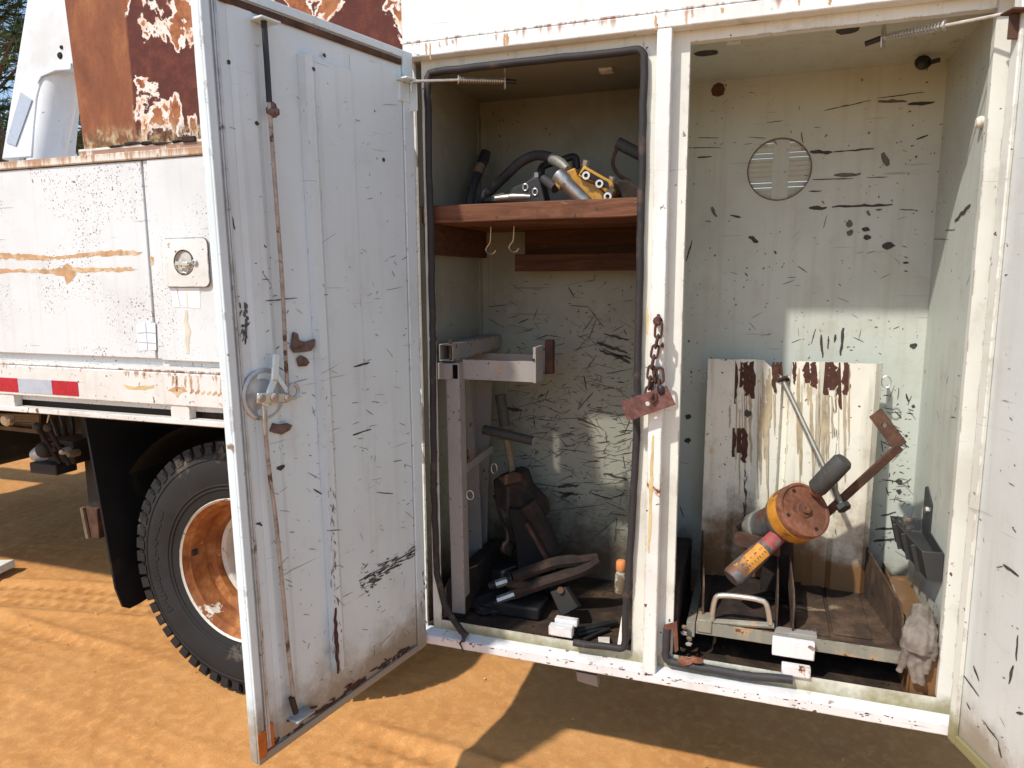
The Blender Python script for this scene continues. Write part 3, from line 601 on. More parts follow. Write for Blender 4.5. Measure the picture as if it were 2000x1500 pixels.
# ---------------------------------------------------------------- left side lockers
xa = -6.2; zl0 = PY(407, 302).z; zl1 = PY(407, 285).z; zp0 = PY(0, 688).z; zr0 = PY(437, 708).z
lk = part(MB().box(xa, XL-.045, .016, .9, 1.20, zl0), 'side_locker', 'locker', truck, label='white chipped side locker with recessed paddle latch')
part(MB().box(xa, XL-.045, -.016, .55, zl0, zl1), 'deck_lip', 'lip', lk, bevel=.004)
sx = PY(285, 420).x; sx2 = PY(303, 500).x
part(MB().box(-4.6, sx, -.006, .0155, zp0, zl0-.004), 'locker_panel', 'locker', lk, bevel=.003)
part(MB().box(sx+.006, sx2, -.002, .0155, zr0+.005, zl0-.004), 'locker_strip', 'locker', lk, bevel=.002)
part(MB().box(sx2+.002, XL-.05, -.008, .0155, zr0, zl0-.003), 'locker_panel', 'locker', lk, bevel=.003)
zk1 = PY(440, 732).z; zk0 = PY(443, 797).z; zq1 = PY(447, 823).z; zq0 = PY(447, 834).z
part(MB().box(xa, XL-.05, -.004, .0155, zk1+.0025, zp0-.028), 'recess_strip', 'skirt', lk)
sk = part(MB().box(xa, XL-.05, -.022, .02, zk0, zk1), 'skirt_rail', 'skirt', truck, bevel=.004, label='white lower skirt rail with rust streaks')
part(MB().box(xa, XL-.05, -.022, .02, zq0, zq1), 'bottom_rail', 'skirt', sk, bevel=.003)
for (a_, b_) in ((-40, 27), (330, 367)):
    x0_, x1_ = PY(a_, 780, -.022).x, PY(b_, 790, -.022).x
    part(MB().box(x0_, x1_, -.018, .016, zq1-.001, zk0+.001), 'rail_spacer', 'skirt', sk, bevel=.002)
part(MB().box(xa, XL-.05, .05, .06, zq0-.02, zk0+.02), 'slot_backing', 'chassis', sk)
zt1, zt0 = PY(0, 737, -.022).z, PY(0, 764, -.022).z
xs = [PY(-100, 745, -.022).x, PY(35, 745, -.022).x, PY(101, 745, -.022).x, PY(152, 745, -.022).x]
for k in range(3):
    part(MB().box(xs[k]+.0005, xs[k+1]-.0005, -.0235, -.0222, zt0, zt1), 'reflective_tape', 'tapewhite' if k == 1 else 'tapered', sk)
# paddle latch
hc = PY(366, 513, -.008); hw = (PY(411, 513, -.008)-PY(322, 513, -.008)).length/2; hh = (PY(366, 466, -.008)-PY(366, 560, -.008)).length/2
def rrect(cx, cz, w, h, r, n=6):
    o = []
    for (sx_, sz, a0) in ((1, 1, 0), (-1, 1, 90), (-1, -1, 180), (1, -1, 270)):
        for k in range(n+1):
            a = math.radians(a0+90*k/n); o.append((cx+sx_*(w-r)+r*math.cos(a), cz+sz*(h-r)+r*math.sin(a)))
    return o
rr0 = rrect(hc.x, hc.z, hw, hh, .024, 8); rr = []
for i in range(len(rr0)):
    (xa_, za_), (xb2, zb2) = rr0[i], rr0[(i+1) % len(rr0)]; m_ = 8 if math.hypot(xb2-xa_, zb2-za_) > .02 else 1
    rr += [(xa_+(xb2-xa_)*j/m_, za_+(zb2-za_)*j/m_) for j in range(m_)]
RC = .045; nn = len(rr); inn = []
for (x, z) in rr:
    d = math.hypot(x-hc.x+.004, z-hc.z-.0); inn.append((hc.x-.004+(x-hc.x+.004)/d*RC, hc.z+(z-hc.z)/d*RC))
mb = MB(); y1_, y0_ = -.0085, -.021
mb.add([(x, y1_, z) for x, z in rr]+[(x, y0_, z) for x, z in rr]+[(x, y0_, z) for x, z in inn]+[(x, y1_+.0004, z) for x, z in inn],
       [(i, (i+1) % nn, nn+(i+1) % nn, nn+i) for i in range(nn)]+[(nn+i, nn+(i+1) % nn, 2*nn+(i+1) % nn, 2*nn+i) for i in range(nn)]+[(2*nn+i, 2*nn+(i+1) % nn, 3*nn+(i+1) % nn, 3*nn+i) for i in range(nn)])
part(mb, 'paddle_latch', paint('latch_paint', base=(.72, .72, .70), chips=.4, edge=1.0, rust=.15, rust_scale=22), lk, ang=50)
part(MB().tube([V((x, -.0150, z)) for x, z in rr], .0022, 6, True), 'latch_gasket', 'rustchain', lk)
part(MB().tube([V((hc.x-.004+RC*math.cos(a), -.0195, hc.z+RC*math.sin(a))) for a in [2*math.pi*i/40 for i in range(40)]], .0022, 6, True), 'latch_rim', 'rust', lk)
part(MB().lathe([(.044, .0002), (.036, .0012), (.0, .0014)], (hc.x-.004, -.0092, hc.z), (0, -1, 0), 28, False), 'latch_cup', 'rimwhite', lk)
part(MB().lathe([(.026, 0), (.024, .006), (.0, .007)], (hc.x+.004, -.0125, hc.z+.012), (0, -1, 0), 20, False), 'latch_hub', 'zinc', lk)
mb = MB(); mb.bar((hc.x-.034, -.030, hc.z-.002), (hc.x+.022, -.030, hc.z-.006), .006, .014); mb.tube([(hc.x-.036, -.030, hc.z-.004), (hc.x-.033, -.026, hc.z-.02), (hc.x-.02, -.018, hc.z-.034), (hc.x+.002, -.0155, hc.z-.038), (hc.x+.018, -.02, hc.z-.024), (hc.x+.024, -.030, hc.z-.006)], .0035, 6)
part(mb, 'latch_paddle', 'zinc', lk, bevel=.002)
part(MB().lathe([(.011, 0), (.011, .006), (.006, .008), (.006, .004), (.0, .004)], (hc.x+.048, -.0212, hc.z), (0, -1, 0), 16, False), 'key_lock', 'dish', lk)
# torn stickers
def sheet(pts, y, name, mat, parent, th=.0009): return part(MB().prism([PY(x, yy, y) for x, yy in pts], (0, -th, 0)), name, mat, parent, smooth=False)
sheet([(335, 562), (345, 562), (348, 580), (352, 600), (338, 600)], -.0084, 'sticker', 'sticker', lk)
sheet([(348, 562), (390, 562), (391, 602), (357, 600), (351, 585)], -.0084, 'sticker', 'sticker', lk)
sheet([(267, 631), (304, 630), (306, 684), (271, 686)], -.0062, 'sticker_backing', 'tapewhite', lk, .0005)
for pts in ([(267, 632), (283, 630), (285, 648), (268, 650)], [(286, 630), (303, 631), (304, 650), (288, 648)], [(268, 653), (285, 651), (287, 668), (269, 667)], [(288, 651), (304, 653), (305, 670), (289, 668)], [(270, 670), (287, 671), (287, 684), (272, 685)], [(290, 671), (305, 673), (305, 683), (290, 685)]):
    sheet(pts, -.0064, 'sticker', 'sticker', lk)
# bare patches where the paint came off
def patch(pts, y, mat, parent, name='bare_patch', jit=2.0, seed=0, th=.0006):
    g = random.Random(seed); out = []
    for i in range(len(pts)):
        a, b = pts[i], pts[(i+1) % len(pts)]; L = math.hypot(b[0]-a[0], b[1]-a[1]); m = max(1, int(L/6))
        for k in range(m): t = k/m; out.append((a[0]+(b[0]-a[0])*t+g.uniform(-jit, jit), a[1]+(b[1]-a[1])*t+g.uniform(-jit, jit)))
    bm_pts = [PY(x, yy, y) for x, yy in out]; return part(MB().prism(bm_pts, (0, -th, 0)), name, mat, parent, smooth=False)
patch([(-20, 494), (60, 497), (100, 502), (180, 492), (235, 488), (278, 492), (270, 498), (200, 500), (90, 508), (-20, 505)], -.0061, 'bare', lk, seed=1)
patch([(-20, 524), (60, 527), (120, 523), (132, 512), (140, 520), (180, 524), (255, 522), (272, 526), (240, 530), (150, 532), (142, 548), (130, 556), (124, 540), (80, 532), (-20, 534)], -.0061, 'bare', lk, seed=2)
patch([(292, 500), (300, 502), (301, 516), (294, 520)], -.0022, 'bare', lk, seed=3, jit=1)
patch([(240, 752), (262, 755), (300, 752), (302, 756), (282, 762), (250, 760)], -.0222, 'rustrun', sk, seed=4, jit=1)
patch([(326, 762), (340, 755), (358, 756), (366, 765), (352, 768), (346, 778), (340, 768)], -.0222, 'bare', sk, seed=5, jit=1)
for k in range(6): patch([(370+k*11, 766+k), (378+k*11, 760+k), (380+k*11, 764+k), (372+k*11, 770+k)], -.0222, 'bare', sk, seed=6+k, jit=.8)

# ---------------------------------------------------------------- wheel
WX, WR, WY = -1.925, 0.533, 0.10
wh = part(MB().lathe([(.11, .30), (.11, .20), (.085, .16), (.085, .10), (.05, .09), (.0, .09)], (WX, WY, WR), (0, 1, 0), 24, False), 'wheel', 'rimwhite', truck, label='outer rear wheel with rusty orange dished rim')
def tyre(y0, name='tyre', parent=wh):
    w = .275; T = WR-.013
    prof = [(.288, .035), (.30, .022), (.335, .012), (.39, .002), (.44, .0), (.475, .006), (.497, .018), (T-.004, .030), (T, .045), (T, w-.045), (T-.004, w-.030), (.497, w-.018), (.44, w), (.39, w-.002), (.30, w-.02), (.288, w-.035)]
    mb = MB(); mb.lathe(prof, (WX, y0, WR), (0, 1, 0), 96, False)
    for k in range(56):
        for side in (0, 1):
            a = 2*math.pi*(k+.5*side)/56; r = V((math.cos(a), 0, math.sin(a))); t = V((-math.sin(a), 0, math.cos(a)))
            yc = y0+(.052 if side == 0 else w-.052)
            c = V((WX, yc, WR))+r*(WR-.016)
            mb.obox(c, t*.0215, V((0, .038, 0)), r*.016)
            c2 = V((WX, y0+(.018 if side == 0 else w-.018), WR))+r*(WR-.030); mb.obox(c2, t*.017, V((0, .010, 0)), r*.016)
        a = 2*math.pi*k/56; r = V((math.cos(a), 0, math.sin(a))); t = V((-math.sin(a), 0, math.cos(a)))
        mb.obox(V((WX, y0+w/2, WR))+r*(WR-.016), t*.022, V((0, .035, 0)), r*.016)
    for rad, dep in ((.468, .0045), (.345, .010), (.36, .008)):
        mb.tube([V((WX+rad*math.cos(a), y0+dep, WR+rad*math.sin(a))) for a in [2*math.pi*i/80 for i in range(80)]], .004, 6, True)
    for k in range(26):
        a = math.radians(150+k*2.4); r = V((math.cos(a), 0, math.sin(a))); t = V((-math.sin(a), 0, math.cos(a)))
        mb.obox(V((WX, y0+.0005, WR))+r*(.425+rnd.uniform(-.004, .004)), t*.0055, V((0, .002, 0)), r*rnd.uniform(.008, .018))
    return part(mb, name, 'tyre', parent, ang=30)
tyre(WY)
rim = part(MB().lathe([(.300, .012), (.304, .004), (.300, -.002), (.293, .004), (.286, .020), (.275, .030), (.272, .060), (.262, .075), (.262, .11), (.232, .125), (.225, .155), (.218, .175)], (WX, WY+.012, WR), (0, 1, 0), 72, False), 'rim', 'rim', wh)
part(MB().lathe([(.2995, .0045), (.3045, .003), (.301, -.0035), (.293, .0025)], (WX, WY+.0115, WR), (0, 1, 0), 72, False), 'rim_flange', 'rimwhite', wh)
part(MB().lathe([(.222, .150), (.205, .158), (.198, .172), (.192, .205), (.16, .215), (.11, .20), (.0, .20)], (WX, WY+.012, WR), (0, 1, 0), 64, False), 'rim_disc', 'rimwhite', wh)
part(MB().obox((WX-.268*math.cos(.12), WY+.06, WR+.268*math.sin(.12)+.0), (.004, 0, 0), (0, .012, 0), (0, 0, .012)), 'balance_weight', 'black', wh)
for k in range(10):
    a = 2*math.pi*k/10; part(MB().lathe([(.017, .0), (.017, -.02), (.010, -.025), (.010, -.045), (.0, -.045)], (WX+.15*math.cos(a), WY+.215, WR+.15*math.sin(a)), (0, 1, 0), 6, False), 'wheel_nut', 'rust', wh)
wi = part(MB().lathe([(.29, .03), (.28, .10), (.28, .25)], (WX, WY+.33, WR), (0, 1, 0), 40, False), 'wheel', 'rim', truck, label='inner rear wheel behind the outer wheel')
tyre(WY+.33, parent=wi)
for yy in (1.55, 1.88):
    w2 = part(MB().lathe([(.29, .03), (.28, .10), (.0, .12)], (WX, yy, WR), (0, 1, 0), 32, False), 'wheel', 'rim', truck, label='far side rear wheel under the truck')
    tyre(yy, parent=w2)
part(MB().lathe([(.07, 0), (.07, .5), (.19, .62), (.19, .85), (.07, .97), (.07, 1.3)], (WX, .35, WR), (0, 1, 0), 20), 'rear_axle', 'chassis', truck)
# mud flap
fx = [PY(163, 838, .06), PY(226, 1150, .06)]; mb = MB(); fb = PY(238, 1187, .10)
xt, xb_ = fx[0].x, fx[1].x
pts = [(xt, .06, 1.17), (xb_-.01, .06, fx[1].z), (xb_+.005, .075, fb.z+.02), (xb_+.01, .105, fb.z), (xb_+.01, .16, fb.z), (xb_+.01, .62, fb.z+.05), (xt, .62, 1.17)]
part(mb.prism(pts, (.010, 0, 0)), 'mud_flap', 'flap', truck, bevel=.002, label='black rubber mud flap ahead of the wheel')
# chassis under the deck
mb = MB(); mb.box(-7, .4, .78, .86, .78, 1.06); mb.box(-7, .4, 1.54, 1.62, .78, 1.06)
for x in (-5.2, -4.1, -3.0, -1.0, -.2): mb.box(x, x+.10, .861, 1.539, .84, 1.0)
ch = part(mb, 'chassis_frame', 'chassis', truck, bevel=.004, label='dark greasy chassis rails under the deck')
part(MB().box(-6.2, XL-.05, .07, 2.35, zk0+.05, zk0+.07), 'deck_floor', 'chassis', ch)
for k in range(7): part(MB().box(-6.0+k*.62, -5.94+k*.62, .10, 2.3, zk0-.05, zk0+.049), 'cross_member', 'chassis', ch)
part(MB().box(-5.6, -3.85, .35, 2.25, .70, 1.12), 'fuel_tank', 'chassis', ch, bevel=.03)
part(MB().box(-6.2, XL-.05, 1.45, 2.35, 1.26, zl0), 'far_locker', 'locker', truck, bevel=.01)
# wheel arch liner
part(MB().add([(WX+.62*math.cos(a), y, WR+.62*math.sin(a)) for y in (.07, .75) for a in [math.radians(35+k*9) for k in range(13)]], [(i, i+1, 14+i, 13+i) for i in range(12)]), 'wheel_arch', 'flap', ch)
# hydraulic control valve with levers, left of the flap
vo = PY(128, 880, .32)
cv = part(MB().box(vo.x-.10, vo.x+.10, .28, .42, vo.z-.05, vo.z+.06).lathe([(.035, -.02), (.04, .02), (.035, .05), (.02, .06)], (vo.x-.03, .27, vo.z+.02), (0, -1, 0), 14).box(vo.x-.14, vo.x+.03, .24, .35, vo.z-.10, vo.z-.049), 'control_valve', 'chassis', truck, bevel=.006, label='hydraulic control valve block under the deck')
for (a_, b_) in (((72, 833), (118, 905)), ((94, 835), (136, 908))):
    A, B = PY(*a_, .22), PY(*b_, .26)
    lv = part(MB().tube([A, A.lerp(B, .5), B], [.012, .010, .010], 8), 'valve_lever', 'rustdark', cv); part(MB().blob(A, .02, .05, 2, 1), 'lever_knob', 'grip', cv)
part(MB().lathe([(.028, -.06), (.04, -.03), (.04, .03), (.03, .06)], PY(88, 885, .3), (1, .2, .2), 14), 'valve_cylinder', 'dish', cv)
for k in range(4):
    p0 = PY(104+k*14, 870+k*5, .27); part(MB().lathe([(.018, -.02), (.018, .02), (.012, .035)], p0, (0, -1, 0), 6), 'hose_fitting', ['steel', 'rustdark', 'dish', 'mudgreen'][k], cv)
for k in range(3): part(MB().tube(sub([PY(96+k*20, 800, .4), PY(110+k*16, 840, .36+.02*k), PY(118+k*10, 870, .34)], 5), .012, 7), 'hydraulic_hose', 'black', cv)
part(MB().tube([PY(104, 775, .05), PY(92, 825, .08)], .003, 6), 'safety_wire', 'zinc', cv)
# step grating and rails far left
st = part(MB().bar(PY(-60, 826, .35), PY(84, 842, .55), .06, .02), 'grating_step', 'mudgreen', truck)
for k in range(6): part(MB().bar(PY(-60, 808+k*5, .35+.03*k), PY(78, 812+k*5, .40+.04*k), .012, .012), 'grating_bar', 'mudgreen', st)
part(MB().lathe([(.022, -.02), (.03, -.01), (.03, .01), (.022, .02)], PY(15, 820, .30), (0, -1, 0), 16), 'roller', 'zinc', st)
# outrigger leg behind the flap
oa = PY(160, 990, .34); ob = PY(188, 1052, .34)
og = part(MB().box(oa.x, ob.x+.02, .34, .42, ob.z, oa.z), 'outrigger_foot', 'rust', truck, bevel=.004, label='rusty outrigger foot hanging behind the flap')
part(MB().tube([V((oa.x+.01, .335, oa.z)), V((oa.x+.03, .335, ob.z))], .012, 8), 'foot_pipe', 'mudgreen', og)
part(MB().box(oa.x+.02, oa.x+.10, .36, .44, oa.z+.0005, 1.05), 'outrigger_leg', 'chassis', og)
# deck bin
bl = PY(160, 291, .03); bt = PY(125, 0, .03)
bn = part(MB().prism([(bl.x+.01, .03, zl1+.004), (-1.09, .03, zl1+.004), (-1.09, .03, 2.93), (bt.x-.012, .03, 2.93)], (0, 1.0, 0)), 'deck_bin', 'bin', truck, bevel=.004, label='rusty red bin on the deck with peeling paint')
part(MB().box(bl.x, -1.09, .012, .0295, zl1+.001, zl1+.028), 'bin_foot', 'lip', bn, bevel=.003)
for k in range(7):
    x = PY(225+k*30, 280, .01).x; part(MB().blob((x, .012, zl1+.028+rnd.uniform(-.004, .006)), (rnd.uniform(.02, .04), .006, rnd.uniform(.004, .009)), .3, 2, k), 'rust_flake', 'rustdark', bn)
part(MB().box(PY(370, 277, .01).x-.03, PY(370, 277, .01).x+.03, .004, .012, zl1+.02, zl1+.04), 'bin_hinge', 'rustdark', bn, bevel=.003)
part(MB().box(-1.089, XL-.04, .03, .9, zl1+.005, 2.9), 'bin_gap_shade', 'rubber', truck)  # dark block standing in for the shaded gap between bin and cabinet
# white boom and cylinder behind the bin
A, B = PY(62, -60, 1.5), PY(2, 312, 1.5); A2, B2 = PY(190, -60, 1.5), PY(135, 260, 1.5); B3 = PY(75, 170, 1.5)
bo = part(MB().prism([A*1, B, PY(62, 308, 1.5), PY(72, 190, 1.5), PY(84, 148, 1.5), PY(110, 134, 1.5), PY(142, 132, 1.5), PY(160, 60, 1.5), A2], (0, .32, 0)), 'boom', 'boomp', truck, bevel=.012, label='white folded boom arm behind the rusty bin')
cA, cB = PY(122, 130, 1.62), PY(86, 330, 1.62)
part(MB().tube([cA, cB], .115, 24), 'lift_cylinder', 'boomp', bo)
part(MB().tube([PY(88, 150, 1.56), PY(56, 330, 1.56)], .055, 16), 'lift_cylinder', 'rodgrey', bo)
part(MB().prism([PY(72, 165, 1.49), PY(80, 150, 1.49), PY(108, 138, 1.49), PY(138, 136, 1.49), PY(138, 122, 1.49), PY(104, 126, 1.49), PY(76, 142, 1.49)], (0, .009, 0)), 'boom_collar', 'boomp', bo, bevel=.004)
for (x, y, r) in ((116, 108, .022), (119, 92, .013)): part(MB().lathe([(r, -.006), (r*.8, .002), (0, .004)], PY(x, y, 1.495), (0, -1, 0), 16), 'boom_pin', 'rustdark', bo)
part(MB().prism([PY(40, 180, 1.492), PY(62, 195, 1.492), PY(30, 285, 1.492), PY(12, 278, 1.492)], (0, .006, 0)), 'boom_plate', 'tapewhite', bo)
# ================================================================== marks: scuffs and rust spots lying on the sheet metal
def stroke(mb, A, B, w, n, rag=0.35, th=0.0006, k=None):
    A, B, n = V(A), V(B), V(n); d = B-A; L = max(d.length, 1e-5); d /= L; s_ = n.cross(d).normalized(); k = k or max(2, min(9, int(L/0.012)))
    up = []; dn = []
    for i in range(k+1):
        t = i/k; e = math.sin(math.pi*min(1, max(0, .08+.84*t)))**.5; c = A.lerp(B, t)+s_*rnd.uniform(-.2, .2)*w
        up.append(c+s_*w*.5*e*rnd.uniform(1-rag, 1+rag)+n*th); dn.append(c-s_*w*.5*e*rnd.uniform(1-rag, 1+rag)+n*th)
    q = len(mb.v); mb.v += up+dn; mb.f += [(q+i, q+i+1, q+k+1+i+1, q+k+1+i) for i in range(k)]
def spot(mb, c, rx, rz, u, v, n, th=0.0007, m=11, jit=.25):
    c, u, v, n = V(c), V(u), V(v), V(n); q = len(mb.v)
    mb.v += [c+n*th+(u*rx*math.cos(2*math.pi*i/m)+v*rz*math.sin(2*math.pi*i/m))*rnd.uniform(1-jit, 1+jit) for i in range(m)]; mb.f.append(tuple(range(q, q+m)))
NB = V((0, -1, 0)); YW = YB-.0004
def bw(x, y): return PY(x, y, YW)
def marks(mb, name, mat, parent): return mb.build(name, M[mat], parent, smooth=False, kind='stuff', recalc=False)
# comp 1 back wall: years of scratches
for mat, cnt, wmin, wmax in (('scuff', 330, .0012, .0045), ('scuffgrey', 420, .001, .004)):
    mb = MB()
    for k in range(cnt):
        x = 960+275*rnd.random()**.75; y = rnd.gauss(830, 150)
        if not 545 < y < 1105: continue
        a = rnd.gauss(0, .3) if rnd.random() < .6 else rnd.uniform(-1.5, 1.5); l = rnd.expovariate(1/16)+4; l = min(l, 70)
        stroke(mb, bw(x, y), bw(min(1238, x+l*math.cos(a)), y+l*math.sin(a)), rnd.uniform(wmin, wmax), NB)
    if mat == 'scuff':
        for (a, b, c, d, w) in ((1165, 668, 1225, 690, 8), (1180, 652, 1228, 664, 6), (1172, 684, 1232, 708, 8), (1195, 690, 1232, 700, 6), (1180, 925, 1225, 936, 7), (985, 798, 1020, 802, 10), (1090, 950, 1130, 948, 9), (1090, 962, 1128, 966, 8), (1095, 970, 1120, 962, 8), (1150, 962, 1196, 976, 4), (1060, 1000, 1180, 985, 2), (1165, 1045, 1205, 1012, 2.5), (1205, 1012, 1200, 1060, 2.5), (1030, 700, 1100, 690, 2), (950, 620, 985, 640, 2), (1110, 560, 1122, 580, 3), (1150, 600, 1180, 640, 2), (940, 600, 990, 596, 2)):
            stroke(mb, bw(a, b), bw(c, d), w*.0015, NB, .5)
    marks(mb, 'scuff_marks', mat, cab)
# comp 2 back wall
z2 = lambda x, y: (x*.375+1250, y*.375)
z3 = lambda x, y: (x*.37335+1280, y*.37335+560)
mb = MB(); mg = MB()
for (a, b, c, d, w) in ((885, 790, 1000, 793, 20), (1000, 793, 1215, 775, 7), (880, 1080, 972, 1083, 22), (1000, 1077, 1315, 1066, 15), (900, 935, 1110, 930, 6), (880, 997, 945, 995, 9), (960, 575, 1200, 524, 6), (1395, 544, 1535, 534, 18), (1240, 512, 1480, 480, 5), (300, 822, 372, 814, 11), (250, 770, 420, 770, 5), (300, 718, 415, 718, 4), (1440, 727, 1500, 705, 13), (470, 1120, 525, 1132, 13), (565, 1235, 615, 1262, 26), (1350, 1092, 1437, 1094, 5), (840, 690, 850, 745, 8), (655, 720, 560, 714, 4), (1180, 925, 1290, 922, 5), (1600, 600, 1640, 480, 5), (1590, 690, 1615, 660, 5), (240, 1360, 272, 1250, 9), (1375, 1340, 1395, 1342, 8), (1370, 1368, 1400, 1370, 12), (1375, 1410, 1395, 1412, 8), (660, 640, 745, 628, 4), (820, 1385, 870, 1420, 5), (545, 1420, 560, 1440, 7)):
    stroke(mb, bw(*z2(a, b)), bw(*z2(c, d)), w*.00058, NB, .45)
for (a, b, c, d, w) in ((1240, 530, 1390, 527, 16), (1010, 912, 1150, 908, 20), (1130, 778, 1220, 772, 10), (370, 1080, 400, 1130, 20), (1265, 795, 1295, 862, 34), (1180, 1100, 1195, 1125, 22), (340, 1150, 370, 1155, 8), (1230, 1090, 1260, 1092, 12)):
    stroke(mg, bw(*z2(a, b)), bw(*z2(c, d)), w*.00058, NB, .4)
for (x, y, r) in ((1175, 1195, 13), (1185, 1237, 15), (1293, 1280, 20), (858, 203, 14)): spot(mb, bw(*z2(x, y)), r*.0009, r*.0006, (1, 0, 0), (0, 0, 1), NB)
for (x, y, r) in ((1090, 1165, 17), (1095, 1212, 15)): spot(mg, bw(*z2(x, y)), r*.0007, r*.0007, (1, 0, 0), (0, 0, 1), NB)
for (x, y, r) in ((170, 680, 18), (168, 805, 18), (1350, 310, 17), (1350, 627, 10), (1275, 1020, 16), (1275, 1072, 14), (175, 285, 6), (1312, 780, 7), (1325, 1045, 6)): spot(mb, bw(*z3(x, y)), r*.00062, r*.00062, (1, 0, 0), (0, 0, 1), NB)
for (a, b, c, d, w) in ((865, 250, 876, 372, 12), (905, 258, 905, 325, 9), (940, 250, 938, 292, 11), (982, 215, 968, 360, 14), (840, 220, 815, 300, 5), (1240, 740, 1290, 760, 8), (1185, 1010, 1290, 1020, 8), (1150, 1270, 1290, 1262, 14), (1180, 1200, 1260, 1180, 10), (1140, 1330, 1250, 1320, 16), (1310, 560, 1325, 600, 12), (130, 1150, 150, 1210, 6), (130, 920, 175, 925, 4)):
    stroke(mb, bw(*z3(a, b)), bw(*z3(c, d)), w*.0006, NB, .5)
for k in range(90):
    x, y = rnd.uniform(1390, 1790), rnd.uniform(180, 690); a = rnd.gauss(0, .6); l = rnd.expovariate(1/7)+2
    stroke(mb if k % 3 == 0 else mg, bw(x, y), bw(x+l*math.cos(a), y+l*math.sin(a)), rnd.uniform(.0012, .003), NB)
for k in range(90):
    x, y = rnd.uniform(1715, 1775), rnd.uniform(760, 1080); a = rnd.gauss(0, .7); l = rnd.expovariate(1/9)+3
    stroke(mb if k % 2 == 0 else mg, bw(x, y), bw(x+l*math.cos(a), y+l*math.sin(a)), rnd.uniform(.0016, .004), NB)
marks(mb, 'scuff_marks', 'scuff', cab); marks(mg, 'scuff_marks', 'scuffgrey', cab)
mb = MB(); spot(mb, bw(1403, 175), .024, .024, (1, 0, 0), (0, 0, 1), NB, m=8, jit=.12); marks(mb, 'rust_spot', 'rust', cab)
mb = MB()
for (x, y, rx, ry) in ((1379, 104, .036, .03), (1655, 58, .03, .04)): spot(mb, PZ(x, y, ZC-.0004), rx, ry, (1, 0, 0), (0, 1, 0), (0, 0, -1), m=16, jit=.08)
marks(mb, 'ceiling_stain', 'scuff', cab)
mb = MB(); RWN = V((-1, 0, 0)); rwp = lambda x, y: PX(x, y, .5186)
for (a, b, c, d, w) in ((1640, 1155, 1722, 1070, .014), (1590, 1200, 1640, 1195, .003), (1530, 1245, 1610, 1246, .002)): stroke(mb, rwp(*z2(a, b)), rwp(*z2(c, d)), w, RWN, .5)
for k in range(30):
    p = V((.5186, rnd.uniform(.1, .55), rnd.uniform(.7, 2.1))); q = p+V((0, rnd.gauss(0, .02), rnd.gauss(0, .02))); stroke(mb, p, q, rnd.uniform(.001, .003), RWN)
marks(mb, 'scuff_marks', 'scuff', cab)
# left door inner face
mb = MB(); mg = MB()
def dst(m_, a, b, c, d, w, h=-.0052): stroke(m_, DW(*PD(a, b, h), h), DW(*PD(c, d, h), h), w, DN, .5, .0008)
uSt = us-.002
def dh(px, py):
    u, z = PD(px, py); return -.0028 if u < uSt else (.0016 if u < uA-.034 else (.0182 if u < uA+.016 else (-.0008 if W-.14 < u < W-.08 else -.0052)))
for k in range(430):
    x, y = rnd.uniform(470, 825), rnd.uniform(180, 1330)
    if x < 455+y*.055+10 or y > 1250+(830-x)*.55: continue
    if y < 480 and rnd.random() < .7: continue
    a = rnd.gauss(0.1, .5) if rnd.random() < .65 else rnd.uniform(-1.6, 1.6); l = min(rnd.expovariate(1/7)+2, 40); h = dh(x, y)
    dst(mb if k % 3 == 0 else mg, x, y, x+l*math.cos(a), y+l*math.sin(a), rnd.uniform(.0008, .0024), h)
for k in range(90):
    t = rnd.random(); x = 662+t*150; y = 1168-t*95+rnd.gauss(0, 7); h = dh(x, y); l = rnd.uniform(4, 22)
    dst(mb if k % 2 else mg, x, y, x+l, y-l*rnd.uniform(.3, .8), rnd.uniform(.002, .007), h)
for k in range(40):
    x, y = rnd.gauss(712, 18), rnd.gauss(1140, 22); h = dh(x, y); l = rnd.uniform(4, 18); dst(mb if k % 2 else mg, x, y, x+l*.5, y+l*rnd.uniform(-.8, .8), rnd.uniform(.002, .005), h)
for k in range(36):
    t = rnd.random(); x = 478+rnd.gauss(0, 4); y = 590+t*70; dst(mg if k % 3 else mb, x, y, x+rnd.uniform(-6, 6), y+rnd.uniform(4, 18), rnd.uniform(.002, .007))
for k in range(46):
    t = rnd.random(); y = 950+t*370; x = 648+(y-950)*.025+rnd.gauss(0, 3); dst(mg if k % 2 else mb, x, y, x+rnd.uniform(-3, 4), y+rnd.uniform(4, 18), rnd.uniform(.0016, .004), dh(x, y))
for k in range(30):
    y = 1090+rnd.random()*130; x = 833+rnd.gauss(0, 4); dst(mb if k % 2 else mg, x, y, x+rnd.uniform(-2, 2), y+rnd.uniform(4, 16), rnd.uniform(.002, .006), .0024)
for (a, b, c, d, w) in ((450, 418, 458, 448, .006), (448, 248, 498, 264, .0015), (484, 635, 498, 610, .005), (540, 915, 556, 912, .012), (500, 1022, 512, 1026, .007), (518, 588, 580, 582, .003), (655, 790, 700, 786, .002), (660, 860, 725, 838, .004), (735, 962, 768, 964, .003), (690, 716, 722, 708, .005), (612, 955, 632, 968, .004)): dst(mb, a, b, c, d, w, dh(a, b))
for (x, y) in ((633, 108), (613, 135), (749, 312), (502, 241), (447, 122)): spot(mb, DW(*PD(x, y, dh(x, y)), dh(x, y)), .006, .006, DU, (0, 0, 1), DN, m=8)
marks(mb, 'scuff_marks', 'scuff', dl); marks(mg, 'scuff_marks', 'scuffgrey', dl)
mb = MB(); hb = .0182
stroke(mb, DW(*PD(654, 1188, hb), hb), DW(*PD(660, 1316, hb), hb), .016, DN, .15, .0008, 12); stroke(mb, DW(*PD(560, 1408, .002), .002), DW(*PD(620, 1378, .002), .002), .014, DN, .3, .0008)
